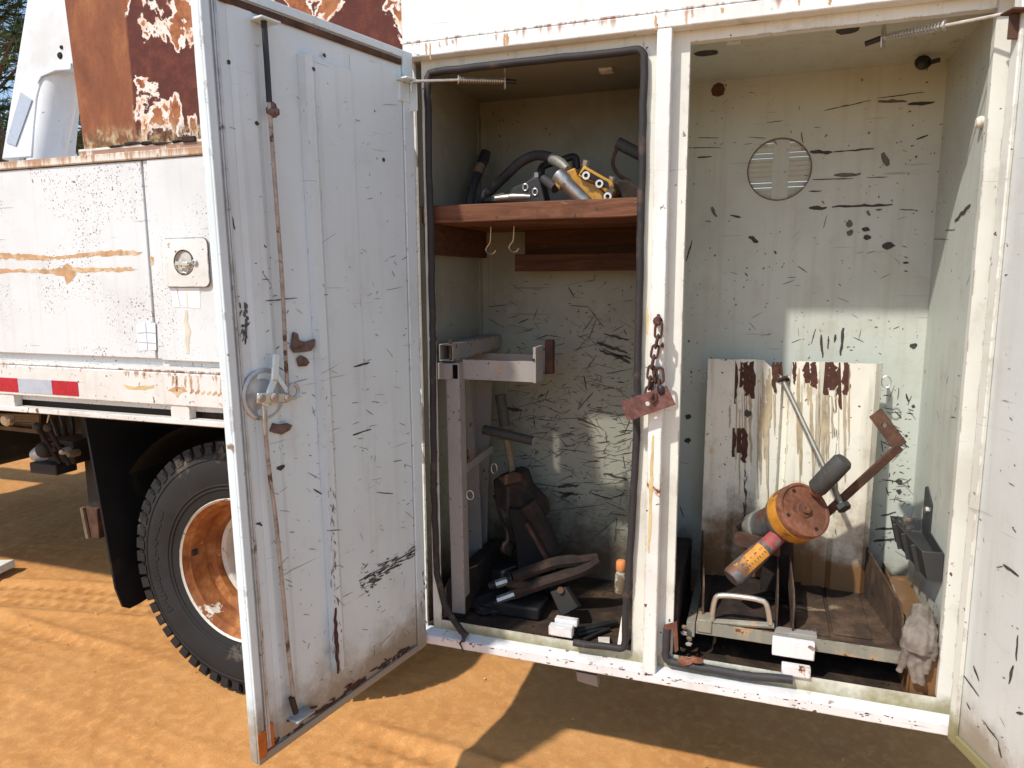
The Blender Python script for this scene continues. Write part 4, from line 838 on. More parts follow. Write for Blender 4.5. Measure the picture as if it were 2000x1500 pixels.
for k in range(60):
    t = rnd.random(); u = .06+t*(W-.1); z = ZS+.026+abs(rnd.gauss(0, .008)); stroke(mb, DW(u, z, -.0052), DW(u+rnd.uniform(.01, .05), z+rnd.uniform(-.004, .006), -.0052), rnd.uniform(.004, .014), DN, .6, .0008)
marks(mb, 'rust_spot', 'rustspot', dl)
# right door scuffs
mb = MB(); rd = lambda x, y: PP(x, y, R0+RN*(-.0052), RN)
for (a, b, c, d, w) in ((1960, 1102, 1990, 1125, .008), (1880, 1315, 1912, 1360, .005), (1902, 1300, 1912, 1330, .007), (1918, 1405, 1952, 1450, .005), (1950, 1450, 1956, 1480, .006), (1888, 1372, 1896, 1386, .005), (1970, 1335, 1980, 1300, .007), (1985, 1290, 1988, 1240, .005), (1978, 1030, 1984, 1040, .005), (1985, 1392, 1999, 1394, .006)): stroke(mb, rd(a, b), rd(c, d), w, RN, .5, .0008)
for k in range(34):
    x, y = rnd.uniform(1890, 1995), rnd.uniform(500, 1490); l = rnd.expovariate(1/6)+2; a = rnd.uniform(-.3, 1.6); stroke(mb, rd(x, y), rd(x+l*math.cos(a), y+l*math.sin(a)), rnd.uniform(.001, .003), RN, .5, .0008)
marks(mb, 'scuff_marks', 'scuff', dr)
mb = MB()
for k in range(16):
    x = 318+rnd.random()**.8*122; stroke(mb, PY(x, 734+(x-318)*.008, -.0222), PY(x+rnd.uniform(-1, 2), 734+rnd.uniform(6, 36), -.0222), rnd.uniform(.003, .009), NB, .4, .0006, 6)
for k in range(9):
    x = rnd.choice((60, 64, 130, 245, 250, 330, 338))+rnd.uniform(-6, 6); stroke(mb, PY(x, 714+x*.045, -.0222), PY(x+1, 714+x*.045+rnd.uniform(4, 12), -.0222), rnd.uniform(.003, .007), NB, .4, .0006, 4)
marks(mb, 'rust_run', 'bare', sk)
mb = MB()
for (x, l) in ((832, 24), (840, 34), (858, 12), (872, 10), (884, 8), (968, 12), (985, 26), (990, 22), (1280, 28), (1340, 26), (1352, 12), (1410, 10), (1560, 14), (1620, 20), (1700, 16), (1830, 20)):
    y = PY(0, 0).z*0+81-(x-828)*.119; stroke(mb, PY(x, y+3, -.0042), PY(x+1, y+3+l, -.0042), rnd.uniform(.004, .010), NB, .4, .0006, 5)
marks(mb, 'rust_run', 'bare', cab)
mb = MB()
for k in range(75):
    x = rnd.uniform(-1.0, .52); z = ZS+.031-abs(rnd.gauss(0, .006)) if k % 3 else ZS+rnd.uniform(.002, .03); y = -.0024
    stroke(mb, V((x, y, z)), V((x+rnd.expovariate(1/.006)+.002, y, z+rnd.gauss(0, .0015))), rnd.uniform(.0012, .0045), NB, .5, .0004, 3)
marks(mb, 'rust_chips', 'rustspot', cab)
M['runfaint'] = plain('faint_rust_run', (0.62, 0.58, 0.44), 0.6, var=0.15, sc=16)
# rust runs on the post
mb = MB(); stroke(mb, PY(364, 606, -.0084), PY(368, 690, -.0084), .022, NB, .3, .0006, 8); stroke(mb, PY(366, 560, -.0084), PY(366, 600, -.0095), .008, NB, .3, .0006, 5); marks(mb, 'rust_run', 'runfaint', lk)
mb = MB(); pz = lambda x, y: PY(x, y, -.0024)
stroke(mb, pz(1276, 850), pz(1266, 1080), .010, NB, .3, .0006, 14); stroke(mb, pz(1264, 600), pz(1264, 655), .007, NB, .3); marks(mb, 'rust_run', 'rustrun', cab)

# ================================================================== wooden shelf in the left compartment
ZSH = PY(1000, 395, .06).z; ZSL = PY(1000, 431, .06).z
sh = part(MB().box(-1.058, -.292, .06, YB-.002, ZSL, ZSH), 'shelf_board', 'wood', cab, bevel=.004, label='worn red brown wooden shelf')
part(MB().box(-1.0585, -1.022, .075, .55, PY(850, 497, .08).z, ZSL), 'shelf_cleat', 'wooddark', cab, bevel=.003)
a, b = PY(1005, 497, .44), PY(1243, 528, .44); part(MB().box(a.x, -.292, .44, .475, b.z, a.z), 'shelf_cleat', 'wooddark', cab, bevel=.003)
a = PY(1025, 460, .52); part(MB().box(a.x, -.292, .52, YB-.002, PY(1025, 497, .52).z-.03, ZSL), 'shelf_cleat', 'wooddark', cab, bevel=.003)
mb = MB()
for (x, y) in ((970, 424), (1123, 421), (1165, 407)): spot(mb, PY(x, y, .0595), .004, .004, (1, 0, 0), (0, 0, 1), NB)
marks(mb, 'nail_holes', 'scuff', cab)
for k, (x, y) in enumerate(((955, 462), (1000, 458))):
    p = lambda dx, dy: PY(x+dx, y+dy, .28)
    V0 = p(4, 0); path = sub([V((V0.x, V0.y, ZSL+.004)), p(2, 10), p(-4, 20), p(-6, 27), p(0, 33), p(8, 33), p(13, 27)], 4)
    MB().tube(path, .0025, 6).build('screw_hook', M['zinc'], label='bent wire hook under the wooden shelf, '+('beside the left cleat' if k == 0 else 'beside the back board'), cat='hook', group='wire hooks under the shelf')

# ---------------------------------------------------------------- tools on the shelf
def T(name, px, py, Y, z, lab, cat, group=None):
    p = PY(px, py, Y); return thing(name, (p.x, p.y, z), lab, cat, group)
t = T('hydraulic_hose', 920, 395, .30, ZSH, 'short black hose with threaded end fitting leaning in the shelf corner', 'hose')
part(MB().tube([V((PY(915, 396, .30).x, .30, ZSH+.014)), PY(922, 370, .34), PY(933, 340, .40)], .016, 12), 'hose', 'rubber', t)
part(MB().tube([PY(933, 340, .40), PY(939, 323, .42)], .019, 10), 'ferrule', 'mudgreen', t)
part(MB().tube([PY(938, 326, .42), PY(945, 310, .44), PY(950, 296, .45)], [.018, .022, .018], 6), 'coupling', 'black', t)
t = T('hydraulic_tool', 1030, 388, .25, ZSH, 'black hydraulic valve tool with arched hose on the shelf', 'tool')
def pr(pts, Y, dep): return MB().prism([PY(x, y, Y) for x, y in pts], (0, dep, 0))
part(pr([(985, 396), (1000, 366), (1028, 354), (1041, 346), (1052, 345), (1060, 370), (1066, 396)], .22, .07), 'valve_body', 'black', t, bevel=.005)
part(pr([(940, 396), (948, 384), (985, 374), (1000, 396)], .24, .06), 'valve_base', 'black', t, bevel=.006)
part(MB().tube([PY(968, 388, .20), PY(1003, 384, .195), PY(1036, 384, .20)], [.010, .012, .008], 10), 'trigger_bar', 'steel', t)
for (x, y) in ((1026, 366), (1045, 375)): part(MB().tube([PY(x, y, .218)+V((.0085*math.cos(a), 0, .0105*math.sin(a))) for a in [2*math.pi*i/16 for i in range(16)]], .0028, 6, True), 'bolt_ring', 'zinc', t)
part(MB().lathe([(.013, -.01), (.013, .012), (.0, .012)], PY(1046, 345, .25), (0, 0, 1), 6), 'bolt', 'steel', t)
part(MB().tube(sub([PY(936, 393, .30), PY(955, 375, .28), PY(985, 346, .26), PY(1015, 318, .25), PY(1045, 304, .24), PY(1070, 306, .22), PY(1084, 313, .21)], 6), .0165, 12), 'arched_hose', 'rubber', t)
part(MB().tube([PY(1079, 310, .215), PY(1096, 320, .19), PY(1109, 331, .17)], [.019, .018, .013], 12), 'ferrule', 'rodgrey', t)
part(MB().tube(sub([PY(1058, 356, .30), PY(1057, 332, .30), PY(1066, 322, .31), PY(1100, 312, .33), PY(1122, 307, .33), PY(1126, 330, .33)], 4), .013, 8), 'elbow_pipe', 'black', t)
part(MB().tube([PY(1062, 350, .24), PY(1085, 368, .20)], .016, 10), 'hose_end', 'rubber', t)
t = T('hydraulic_cutter', 1160, 388, .15, ZSH, 'yellow hydraulic cutter with silver cylinder on the shelf', 'tool')
part(pr([(1104, 346), (1106, 334), (1122, 327), (1128, 345), (1160, 358), (1185, 380), (1198, 394), (1130, 394), (1135, 372), (1112, 358)], .15, .055), 'cutter_body', 'yellow', t, bevel=.004)
part(pr([(1128, 344), (1140, 322), (1146, 326), (1196, 354), (1201, 372), (1196, 384), (1184, 378), (1160, 357)], .128, .085), 'cutter_jaw', 'yellow', t, bevel=.004)
part(pr([(1132, 340), (1142, 330), (1188, 356), (1190, 368), (1178, 366)], .1262, .0018), 'jaw_plate', 'rustdark', t)
for (x, y) in ((1145, 343), (1171, 359), (1187, 384)): part(MB().lathe([(.0125, -.002), (.0125, .004), (.0065, .004), (.0065, -.002)], PY(x, y, .126), (0, -1, 0), 14, False), 'eyelet', 'zinc', t)
part(MB().lathe([(.026, -.02), (.027, .01), (.022, .02), (.022, .12), (.019, .125)], PY(1098, 350, .13), PY(1142, 394, .12)-PY(1098, 350, .13), 20), 'cylinder', 'steel', t)
part(pr([(1082, 358), (1086, 352), (1096, 362), (1092, 372)], .11, .03), 'collar_clamp', 'yellow', t, bevel=.003)
for (x, y) in ((1195, 350), (1144, 318)): part(MB().lathe([(.011, -.01), (.011, .008), (.0, .009)], PY(x, y, .15), (.3, -.2, 1), 6), 'bolt', 'steel', t)
t = T('chain_saw_body', 1220, 388, .25, ZSH, 'brown rusty tool with black carrying handle at the shelf end', 'tool')
part(pr([(1196, 398), (1200, 360), (1208, 350), (1228, 352), (1240, 362), (1262, 368), (1266, 398)], .22, .10), 'tool_body', 'rustdark', t, bevel=.006)
part(MB().tube([PY(1206, 279, .26), PY(1262, 308, .26)], .019, 12), 'carrying_handle', 'grip', t)
part(MB().tube(sub([PY(1208, 286, .26), PY(1199, 305, .26), PY(1198, 325, .26), PY(1210, 343, .26), PY(1230, 354, .26)], 5), .006, 8), 'handle_bail', 'rust', t)

# ---------------------------------------------------------------- steel tube rack
t = T('tube_rack', 890, 1180, .14, ZF, 'grey welded steel tube rack standing against the left wall', 'rack')
def sqtube(mb, x0, x1, y0, y1, z0, z1, w=.004):
    mb.box(x0, x1, y0, y1, z0, z0+w); mb.box(x0, x1, y0, y1, z1-w, z1); mb.box(x0, x0+w, y0, y1, z0+w, z1-w); return mb.box(x1-w, x1, y0, y1, z0+w, z1-w)
a, b = PY(857, 672, .10), PY(885, 706, .10); part(sqtube(MB(), a.x, b.x, .10, .56, b.z, a.z), 'top_tube', 'rack', t, bevel=.0015)
part(MB().tube([V((a.x+.03, .13, b.z+.005)), V((a.x+.03, .13, a.z+.012))], .006, 8), 'pin', 'mudgreen', t)
c, d = PY(857, 708, .10), PY(896, 742, .10); part(MB().box(c.x, d.x-.02, .09, .15, d.z, c.z-.001), 'cross_tube', 'rack', t, bevel=.002)
part(MB().box(d.x-.0195, d.x-.001, .095, .145, d.z+.004, c.z-.005), 'tube_opening', 'rustdark', t)
A, B = PY(889, 742, .12), PY(897, 1150, .12); mb = MB(); mb.bar(A+V((0, 0, .06)), V((B.x+.006, .12, ZF+.02)), .05, .05, up=(0, 1, 0)); part(mb, 'upright', 'rack', t, bevel=.003)
c, d = PY(903, 702, .13), PY(1043, 747, .13); part(MB().box(c.x, d.x, .13, .136, d.z, c.z).box(c.x, d.x, .137, .20, c.z-.012, c.z-.006), 'arm', 'rack', t, bevel=.001)
c, d = PY(1042, 678, .125), PY(1048, 748, .125); part(MB().box(c.x, d.x, .118, .20, d.z, c.z), 'arm_end_plate', 'rack', t, bevel=.001)
part(MB().lathe([(.005, -.002), (.005, .002)], PY(1042, 703, .117), (0, -1, 0), 10), 'bolt', 'black', t)
c, d = PY(905, 688, .44), PY(1070, 732, .44); part(MB().box(c.x, d.x, .44, .446, d.z, c.z).box(c.x, d.x, .40, .4395, d.z, d.z+.006), 'arm', 'rack', t, bevel=.001)
c, d = PY(1064, 664, .42), PY(1079, 731, .42); part(MB().box(c.x, d.x, .42, .452, d.z, c.z), 'arm_end_plate', 'rust', t, bevel=.002)
part(pr([(908, 745), (935, 742), (962, 745), (955, 900), (950, 1085), (918, 1092)], .50, .006), 'rear_sheet', 'rack', t)
part(MB().bar(PY(903, 920, .2), PY(962, 876, .48), .006, .03), 'brace', 'rack', t); part(pr([(906, 925), (935, 905), (942, 1085), (912, 1090)], .40, .005), 'rear_sheet', 'rack', t)
part(MB().bar(PY(912, 740, .42), PY(930, 1000, .42), .03, .02, up=(0, 1, 0)), 'rear_upright', 'rack', t)
part(MB().tube([PY(918, 967, .12)+V((.013*math.cos(a), 0, .016*math.sin(a))) for a in [2*math.pi*i/18 for i in range(18)]], .0018, 6, True), 'pull_ring', 'zinc', t)
part(MB().tube([PY(965, 915, .4)+V((.012*math.cos(a), 0, .020*math.sin(a))) for a in [2*math.pi*i/18 for i in range(18)]], .0018, 6, True), 'pull_ring', 'zinc', t)
mb = MB(); mb.prism([V((-1.04, .10, ZF)), V((-.955, .10, ZF)), V((-.94, .10, ZF+.03)), PY(905, 1132, .10), PY(876, 1130, .10), V((-1.045, .10, ZF+.05))], (0, .42, 0)); part(mb, 'base_foot', 'rustdark', t, bevel=.003)

# ---------------------------------------------------------------- T-handle tool
t = T('tee_handle_tool', 1040, 1100, .36, ZF, 'dark greasy tool with black T handle leaning beside the rack', 'tool')
part(MB().tube([PY(980, 800, .44), PY(988, 850, .43), PY(1003, 932, .41)], [.012, .013, .014], 10), 'shaft', 'mudgreen', t)
part(MB().tube([PY(977, 771, .44), PY(986, 832, .435)], .0205, 14), 'grip', 'grip', t)
part(MB().tube([PY(944, 839, .40), PY(1041, 861, .41)], .018, 14), 'grip', 'grip', t)
part(MB().lathe([(.014, 0), (.016, .004), (.0, .005)], PY(1041, 861, .41), (.9, -.3, -.2), 12), 'grip_cap', 'steel', t)
part(pr([(962, 938), (1006, 920), (1020, 926), (1030, 955), (1058, 985), (1064, 1012), (1040, 1022), (996, 1012), (966, 980)], .37, .09), 'gear_housing', 'rustdark', t, bevel=.008)
part(pr([(972, 934), (1004, 922), (1018, 926), (1018, 940), (985, 948)], .362, .0075), 'housing_cap', 'rust', t, bevel=.002)
part(pr([(990, 992), (1036, 998), (1070, 1060), (1084, 1120), (1012, 1130), (1004, 1060)], .35, .10), 'motor_body', 'flap', t, bevel=.008)
part(MB().tube([PY(1030, 985, .34), PY(1056, 1025, .34), PY(1084, 1082, .34)], [.036, .034, .028], 12), 'piston', 'rustdark', t)
part(MB().bar(PY(1030, 1020, .31), PY(1072, 1095, .31), .03, .012), 'link_plate', 'rust', t)
part(MB().tube(sub([PY(968, 965, .38), PY(978, 1010, .37), PY(992, 1045, .37), PY(990, 1070, .36)], 4), .007, 8), 'linkage', 'rustdark', t)
part(MB().blob(PY(990, 1070, .37), .03, .2, 2, 8), 'linkage_knuckle', 'rustdark', t); part(MB().blob(PY(1052, 1008, .37), .014, .15, 1, 2), 'linkage_knuckle', 'rustdark', t)
part(MB().box(PY(1000, 1110, .4).x-.07, PY(1080, 1110, .4).x+.04, .34, .46, ZF, ZF+.09), 'tool_foot', 'flap', t, bevel=.01)
# ---------------------------------------------------------------- long cutter on the floor
t = T('bolt_cutter', 1080, 1150, .22, ZF, 'dark rusty long bolt cutter lying on the cabinet floor', 'tool')
part(MB().tube(sub([PY(1005, 1128, .20), PY(1045, 1112, .22), PY(1090, 1098, .24), PY(1130, 1094, .25), PY(1166, 1089, .28)], 4), [.022]*12+[.017]*5, 8), 'jaw_arm', 'rustdark', t)
part(MB().tube(sub([PY(1000, 1160, .20), PY(1050, 1142, .21), PY(1100, 1126, .23), PY(1140, 1112, .25), PY(1168, 1094, .28)], 4), .023, 8), 'jaw_arm', 'rustdark', t)
part(MB().bar(PY(990, 1135, .20), PY(1045, 1140, .22), .05, .03), 'pivot_block', 'rustdark', t, bevel=.006)
for (p, q) in (((1000, 1128), (955, 1145)), ((1008, 1160), (965, 1178))):
    part(MB().tube([PY(*p, .2), PY(*q, .17)], .014, 8), 'cutter_handle', 'flap', t)
for (p, q) in (((990, 1134), (968, 1141)), ((1005, 1160), (972, 1172))): part(MB().tube([PY(*p, .19), PY(*q, .17)], .0152, 8), 'handle_sleeve', 'steel', t)
part(MB().box(PY(1000, 1160, .2).x-.08, PY(1060, 1160, .2).x, .16, .28, ZF, ZF+.05), 'cutter_body', 'flap', t, bevel=.01)
rg = MB().blob((-.90, .24, ZF+.02), (.10, .10, .035), .25, 3, 21)  # clutter lump added to make the compartment bottom darker
o_ = rg.build('dark_floor_lump', M['flap'], label='black lump added to darken the compartment floor beside the rack foot', cat='rag'); q_ = o_.modifiers.new('smooth', 'SMOOTH'); q_.iterations = 2
t = T('steel_block', 1105, 1190, .16, ZF, 'small dirty steel block with bolt on the cabinet floor', 'block')
part(MB().prism([PY(1074, 1156, .17), PY(1104, 1146, .17), PY(1130, 1186, .15), PY(1096, 1206, .15)], (0.0, .05, -.02)), 'block', 'chassis', t, bevel=.004)
part(MB().lathe([(.012, 0), (.012, .012)], PY(1096, 1153, .168), (0, -1, .5), 8), 'bolt', 'rust', t)
pb = PZ(1216, 1140, ZF); t = thing('marker_bottle', (pb.x, .50, ZF), 'small dirty bottle with bright orange cap at the back wall', 'bottle')
cz_ = PY(1213, 1104, .50); part(MB().lathe([(.022, 0), (.024, .01), (.022, cz_.z-ZF-.04), (.014, cz_.z-ZF-.02)], (cz_.x, .50, ZF), (0, 0, 1), 16), 'bottle_body', 'bottle', t)
part(MB().lathe([(.018, -.02), (.0195, -.014), (.0195, .012), (.015, .019), (0, .021)], cz_, (0, 0, 1), 16), 'bottle_cap', 'cap', t)
MB().prism([PY(1205, 1262, .06), PY(1213, 1262, .06), PY(1226, 1190, .12), PY(1216, 1190, .12)], (0, .012, 0)).build('wood_lath', M['paper'], label='pale narrow lath standing in the compartment corner', cat='lath', bevel=.002)
t = thing('pry_bar', PZ(1165, 1235, ZF), 'dark flat pry bar lying behind the sill latch keeper', 'bar')
part(MB().bar(PZ(1125, 1232, ZF+.02), PZ(1205, 1214, ZF+.02), .022, .012).bar(PZ(1128, 1240, ZF+.012), PZ(1182, 1228, ZF+.012), .010, .010), 'bar', 'black', t, bevel=.002)
part(MB().tube(sub([PZ(1140, 1250, ZF+.012), PZ(1160, 1240, ZF+.012), PZ(1190, 1228, ZF+.012)], 4), .006, 8), 'hook_end', 'black', t)
MB().prism([PZ(1168, 1246, ZF+.008), PZ(1190, 1246, ZF+.008), PZ(1190, 1257, ZF+.03), PZ(1169, 1256, ZF+.03)], (0, .004, .002)).build('paper_scrap', M['paper'], label='torn scrap of pale paper on the rusty floor', cat='paper')
mb = MB()
for k in range(260):
    c2 = rnd.random() < .45; x = rnd.uniform(-.25, .5) if c2 else rnd.uniform(-1.03, -.33); y = rnd.uniform(.08, .56); r = rnd.uniform(.002, .007); mb.blob((x, y, ZF+r*.3), (r, r, r*.6), .35, 1, k)
mb.build('floor_grit', M['floor'], kind='stuff', label='dirt and rust grit on the cabinet floor')

# ================================================================== slide-out tray in the right compartment
ZT1 = .630; ty0 = .065; X0, X1 = -.150, .432
tr = part(MB().box(X0, X1, ty0+.004, .52, ZT1-.004, ZT1), 'slide_tray', 'tray', truck, bevel=.001, label='rusty slide-out tray with handle in the right compartment')
part(MB().box(X0, X1, ty0, ty0+.0035, .592, ZT1+.002), 'tray_front', 'traypaint', tr, bevel=.001)
def platep(mb, xb, xf, y0, y1, z0, zb, zf, th=.005, cut=.03):
    return mb.prism([(xf, y0, z0), (xf, y0, zf-cut), (xf+(xb-xf)*.1, y0+cut, zf), (xb, y1, zb), (xb, y1, z0)], (th, 0, 0))
part(platep(MB(), -.172, -.135, .10, .50, ZT1, .80, .76), 'divider_plate', 'tray', tr)
part(platep(MB(), .085, .082, .09, .42, ZT1, .80, .745), 'divider_plate', 'tray', tr)
part(platep(MB(), .118, .128, .08, .46, ZT1, .80, .752), 'divider_plate', 'tray', tr)
part(platep(MB(), .358, .418, .085, .50, ZT1, .80, .755, .006), 'divider_plate', 'tray', tr)
for (x0, x1, y0, y1) in ((-.12, .07, .10, .48), (.14, .235, .09, .46), (.245, .35, .11, .46)): part(MB().box(x0, x1, y0, y1, ZT1+.0005, ZT1+.007), 'tray_board', 'rustdark' if x0 < 0 else 'tray', tr, bevel=.002)
hp = [PY(1390, 1212, .075), PY(1392, 1192, .07), PY(1398, 1168, .065), PY(1412, 1163, .063), PY(1450, 1166, .063), PY(1480, 1171, .063), PY(1495, 1178, .065), PY(1501, 1196, .07), PY(1504, 1218, .075)]
part(MB().tube(sub(hp, 3), .0085, 10), 'tray_handle', 'zinc', tr)
part(MB().tube([PY(1384, 1213, .08), PY(1512, 1222, .08)], .01, 8), 'handle_bar', 'traypaint', tr)
a, b = PY(1509, 1246, .045), PY(1590, 1300, .045); part(MB().box(a.x, b.x, .045, .066, b.z+.012, a.z), 'tray_latch', 'sill', tr, bevel=.003)
part(MB().box(a.x+.006, b.x+.006, .067, .10, a.z-.01, a.z+.014), 'tray_latch_bracket', 'rack', tr, bevel=.002)
for (xa_, xb2) in ((X0-.03, X0-.004), (X1+.004, X1+.03)): part(MB().box(xa_, xb2, .08, .5, ZT1-.06, ZT1-.012), 'slide_rail', 'traypaint', tr, bevel=.002)
for k in range(5):
    p = PY(1338+rnd.uniform(-8, 10), 1225+k*11, .06); part(MB().blob(p, (.010, .008, .008), .3, 1, k), 'rail_fastener', 'rack' if k % 2 else 'mudgreen', tr)
a = PY(1362, 1205, .07); part(MB().box(a.x, a.x+.045, .06, .12, ZT1-.03, ZT1+.012), 'rail_clamp', 'traypaint', tr, bevel=.003)
part(MB().box(.445, .5185, .06, .58, ZF, .66).box(.438, .4445, .06, .58, ZF, .70), 'floor_ledge', 'panel', cab, bevel=.003)
part(MB().box(-.274, -.205, .06, .50, ZF, .74), 'side_rail_box', 'rustdark', cab, bevel=.004)
# folded white panel leaning at the back
pn = thing('folded_panel', (PY(1540, 1085, .44).x, .45, ZT1+.002), 'rust streaked white folded metal panel standing behind the tray', 'panel')
def pan_x(px, t): return None
prof = [(1383, 0), (1432, .0), (1446, .016), (1478, .016), (1492, .004), (1527, .012), (1530, .030), (1546, .030), (1548, .012), (1600, .004), (1612, .014), (1640, .014), (1652, .0), (1712, -.004), (1722, .012)]
vs = []; zt_, zb_ = PY(1383, 700, .49).z, ZT1+.003
for (px_, dy) in prof:
    yt = .485+dy; xt_ = PY(px_, 705, yt).x; ybm = .440+dy; f = (px_-1383)/(1722-1383); pxb = 1368+f*(1692-1368); xbt = PY(pxb, 1085, ybm).x
    notch = .055 if 1527 <= px_ <= 1547 else 0
    vs.append((V((xbt, ybm, zb_)), V((xt_, yt, zt_-notch))))
mb = MB(); n_ = len(vs); mb.add([a for a, b in vs]+[b for a, b in vs], [(i, i+1, n_+i+1, n_+i) for i in range(n_-1)])
po = part(mb, 'panel_sheet', 'panel', pn, smooth=False); so_ = po.modifiers.new('solid', 'SOLIDIFY'); so_.thickness = .004; so_.offset = 1
part(MB().prism([vs[-1][0], vs[-1][1], vs[-1][1]+V((0, .03, 0)), vs[-1][0]+V((0, .03, 0))], (.004, 0, 0)), 'panel_return', 'panel', pn)
for (x, y) in ((1731, 746), (1375, 736)): part(MB().tube([PY(x, y, .50)+V((.014*math.cos(a), 0, .019*math.sin(a))) for a in [2*math.pi*i/20 for i in range(20)]], .0022, 6, True), 'pull_ring', 'zinc', pn)
def pan(px, py, up=.0035):
    """point on the panel's front face under a photo pixel"""
    f = (py-702)/(1085-702); xs_ = [1383+(1368-1383)*f+(q-1383)*((1722-1383)+f*((1692-1368)-(1722-1383)))/(1722-1383) for q, _ in prof]
    k = max(0, min(n_-2, sum(1 for q in xs_ if q <= px)-1)); d0 = prof[k][1]; d1 = prof[k+1][1]; s_ = (px-xs_[k])/(xs_[k+1]-xs_[k]); dy = d0+(d1-d0)*min(1, max(0, s_))
    return PY(px, py, .485+dy-.045*f-up)
mb = MB()
M['stain'] = plain('brown_stain', (0.42, 0.34, 0.22), 0.75, var=0.35, sc=24); plain_key = 'stain'
def run(x0, x1, y0, y1, n):
    for k in range(n):
        x = x0+(x1-x0)*(k+.5)/n; stroke(mb, pan(x, y0), pan(x+rnd.uniform(-2, 2), y0+(y1-y0)*rnd.uniform(.6, 1.0)), (x1-x0)/n*.0021, NB, .12, .0003, 10)
mlight = MB()
for k in range(60):
    x = rnd.choice((rnd.uniform(1426, 1524), rnd.uniform(1550, 1662))); y0 = rnd.uniform(704, 800); stroke(mlight, pan(x, y0), pan(x+rnd.uniform(-2, 2), y0+rnd.uniform(40, 190)), rnd.uniform(.002, .009), NB, .35, .0001, 9)
marks(mlight, 'rust_streaks', plain_key, pn)
run(1430, 1474, 703, 790, 4); run(1571, 1597, 707, 764, 2); run(1604, 1633, 707, 786, 2); run(1636, 1658, 708, 800, 2); run(1426, 1458, 836, 912, 3); run(1508, 1528, 707, 770, 3); run(1548, 1556, 707, 760, 2)
marks(mb, 'rust_streaks', 'rustspot', pn)
mb = MB(); spot(mb, pan(1460, 808), .014, .014, (1, 0, 0), (0, 0, 1), NB, .0006)
for k in range(26):
    y = 900+rnd.random()*170; stroke(mb, pan(1456+rnd.gauss(0, 4), y), pan(1456+rnd.gauss(0, 4), y+rnd.uniform(8, 25)), rnd.uniform(.002, .006), NB, .4, .0004)
for k in range(22):
    y = 740+rnd.random()*300; stroke(mb, pan(1632+rnd.gauss(0, 3), y), pan(1632+rnd.gauss(0, 3), y+rnd.uniform(6, 25)), rnd.uniform(.001, .003), NB, .4, .0004)
marks(mb, 'scuff_marks', 'scuff', pn)

# ---------------------------------------------------------------- rusty drill tool
dc = PY(1573, 995, .22); dk = PY(1497, 1032, .36); ax = (dc-dk).normalized()
t = thing('hydraulic_drill', (PY(1540, 1100, .25).x, .25, ZT1), 'rusty hydraulic drill with orange band and black grip on the tray', 'tool')
R_ = .088; L_ = (dc-dk).length
part(MB().lathe([(R_*.93, -.028), (R_, -.024), (R_, -.004), (R_*.97, .0), (R_*.90, .0), (R_*.86, -.005), (R_*.30, -.006), (R_*.26, -.002), (R_*.18, -.002), (R_*.16, .008), (R_*.08, .009), (0, .005)], dc, ax, 48, False), 'end_cap', 'copper', t)
part(MB().lathe([(R_*.985, -.075), (R_*1.01, -.07), (R_*1.01, -.0285), (R_*.95, -.0282)], dc, ax, 48, False), 'orange_band', 'orangepaint', t)
part(MB().lathe([(R_*.55, -L_-.02), (R_*.70, -L_), (R_*.72, -.12), (R_*.90, -.10), (R_*.92, -.0755)], dc, ax, 40, True), 'motor_housing', 'greyhandle', t)
part(MB().lathe([(R_*.6, -L_-.05), (R_*.78, -L_-.04), (R_*.78, -L_-.005), (R_*.6, -L_)], dc, ax, 32), 'rear_flange', 'rodgrey', t)
b_ = ax.cross(V((0, 0, 1))).normalized(); c_ = b_.cross(ax)
for ang_ in (78, -105, -8):
    a = math.radians(ang_); part(MB().lathe([(.006, 0), (.0062, .0015)], dc+(b_*math.cos(a)+c_*math.sin(a))*R_*.74-ax*.0045, ax, 10), 'screw_hole', 'black', t)
part(MB().tube([PY(1592, 962, .27), PY(1604, 950, .26), PY(1618, 934, .25)], [.022, .024, .024], 12), 'grip_socket', 'copper', t)
G0, G1 = PY(1594, 955, .25), PY(1650, 897, .22); gd = (G1-G0); part(MB().lathe([(.026, 0), (.030, .006), (.031, gd.length*.5), (.030, gd.length-.012), (.024, gd.length-.002), (.0, gd.length)], G0, gd, 20), 'grip', 'grip', t)
Q0, Q1 = PY(1516, 1050, .24), PY(1428, 1130, .13); qd = Q1-Q0
part(MB().lathe([(.024, -.02), (.027, .0), (.028, qd.length*.25)], Q0, qd, 18), 'handle_socket', 'redpaint', t)
part(MB().lathe([(.0285, qd.length*.24), (.033, qd.length*.5), (.0345, qd.length-.012), (.029, qd.length), (0, qd.length)], Q0, qd, 18), 'handle', 'greyhandle', t)
qn = qd.normalized(); side = V((0, -1, .35)); side = (side-qn*side.dot(qn)).normalized(); sb = qn.cross(side); mb = MB()
L0, L1 = qd.length*.32, qd.length*.86
pts = [[Q0+qn*(L0+(L1-L0)*i/6)+(side*math.cos(a)+sb*math.sin(a))*.0349 for a in (-.75, -.35, .05, .45, .8)] for i in range(7)]
mb.add([p for r in pts for p in r], [(i*5+j, i*5+j+1, i*5+j+6, i*5+j+5) for i in range(6) for j in range(4)])
part(mb, 'worn_label', 'orangepaint', t); mb = MB()
for k in range(9):
    i = L0+(L1-L0)*(k+.7)/10; stroke(mb, Q0+qn*i+(side*math.cos(-.35)+sb*math.sin(-.35))*.0354, Q0+qn*(i+rnd.uniform(-.006, .01))+(side*math.cos(.3)+sb*math.sin(.3))*.0354, .004, side, .5, .0004, 4)
marks(mb, 'label_scratches', 'scuff', t)
b0, b1, b2 = PY(1606, 1010, .30), PY(1757, 872, .26), PY(1708, 806, .32)
part(MB().bar(b0, b1, .026, .011, up=(0, 1, .3)), 'bent_arm', 'rust', t, bevel=.002)
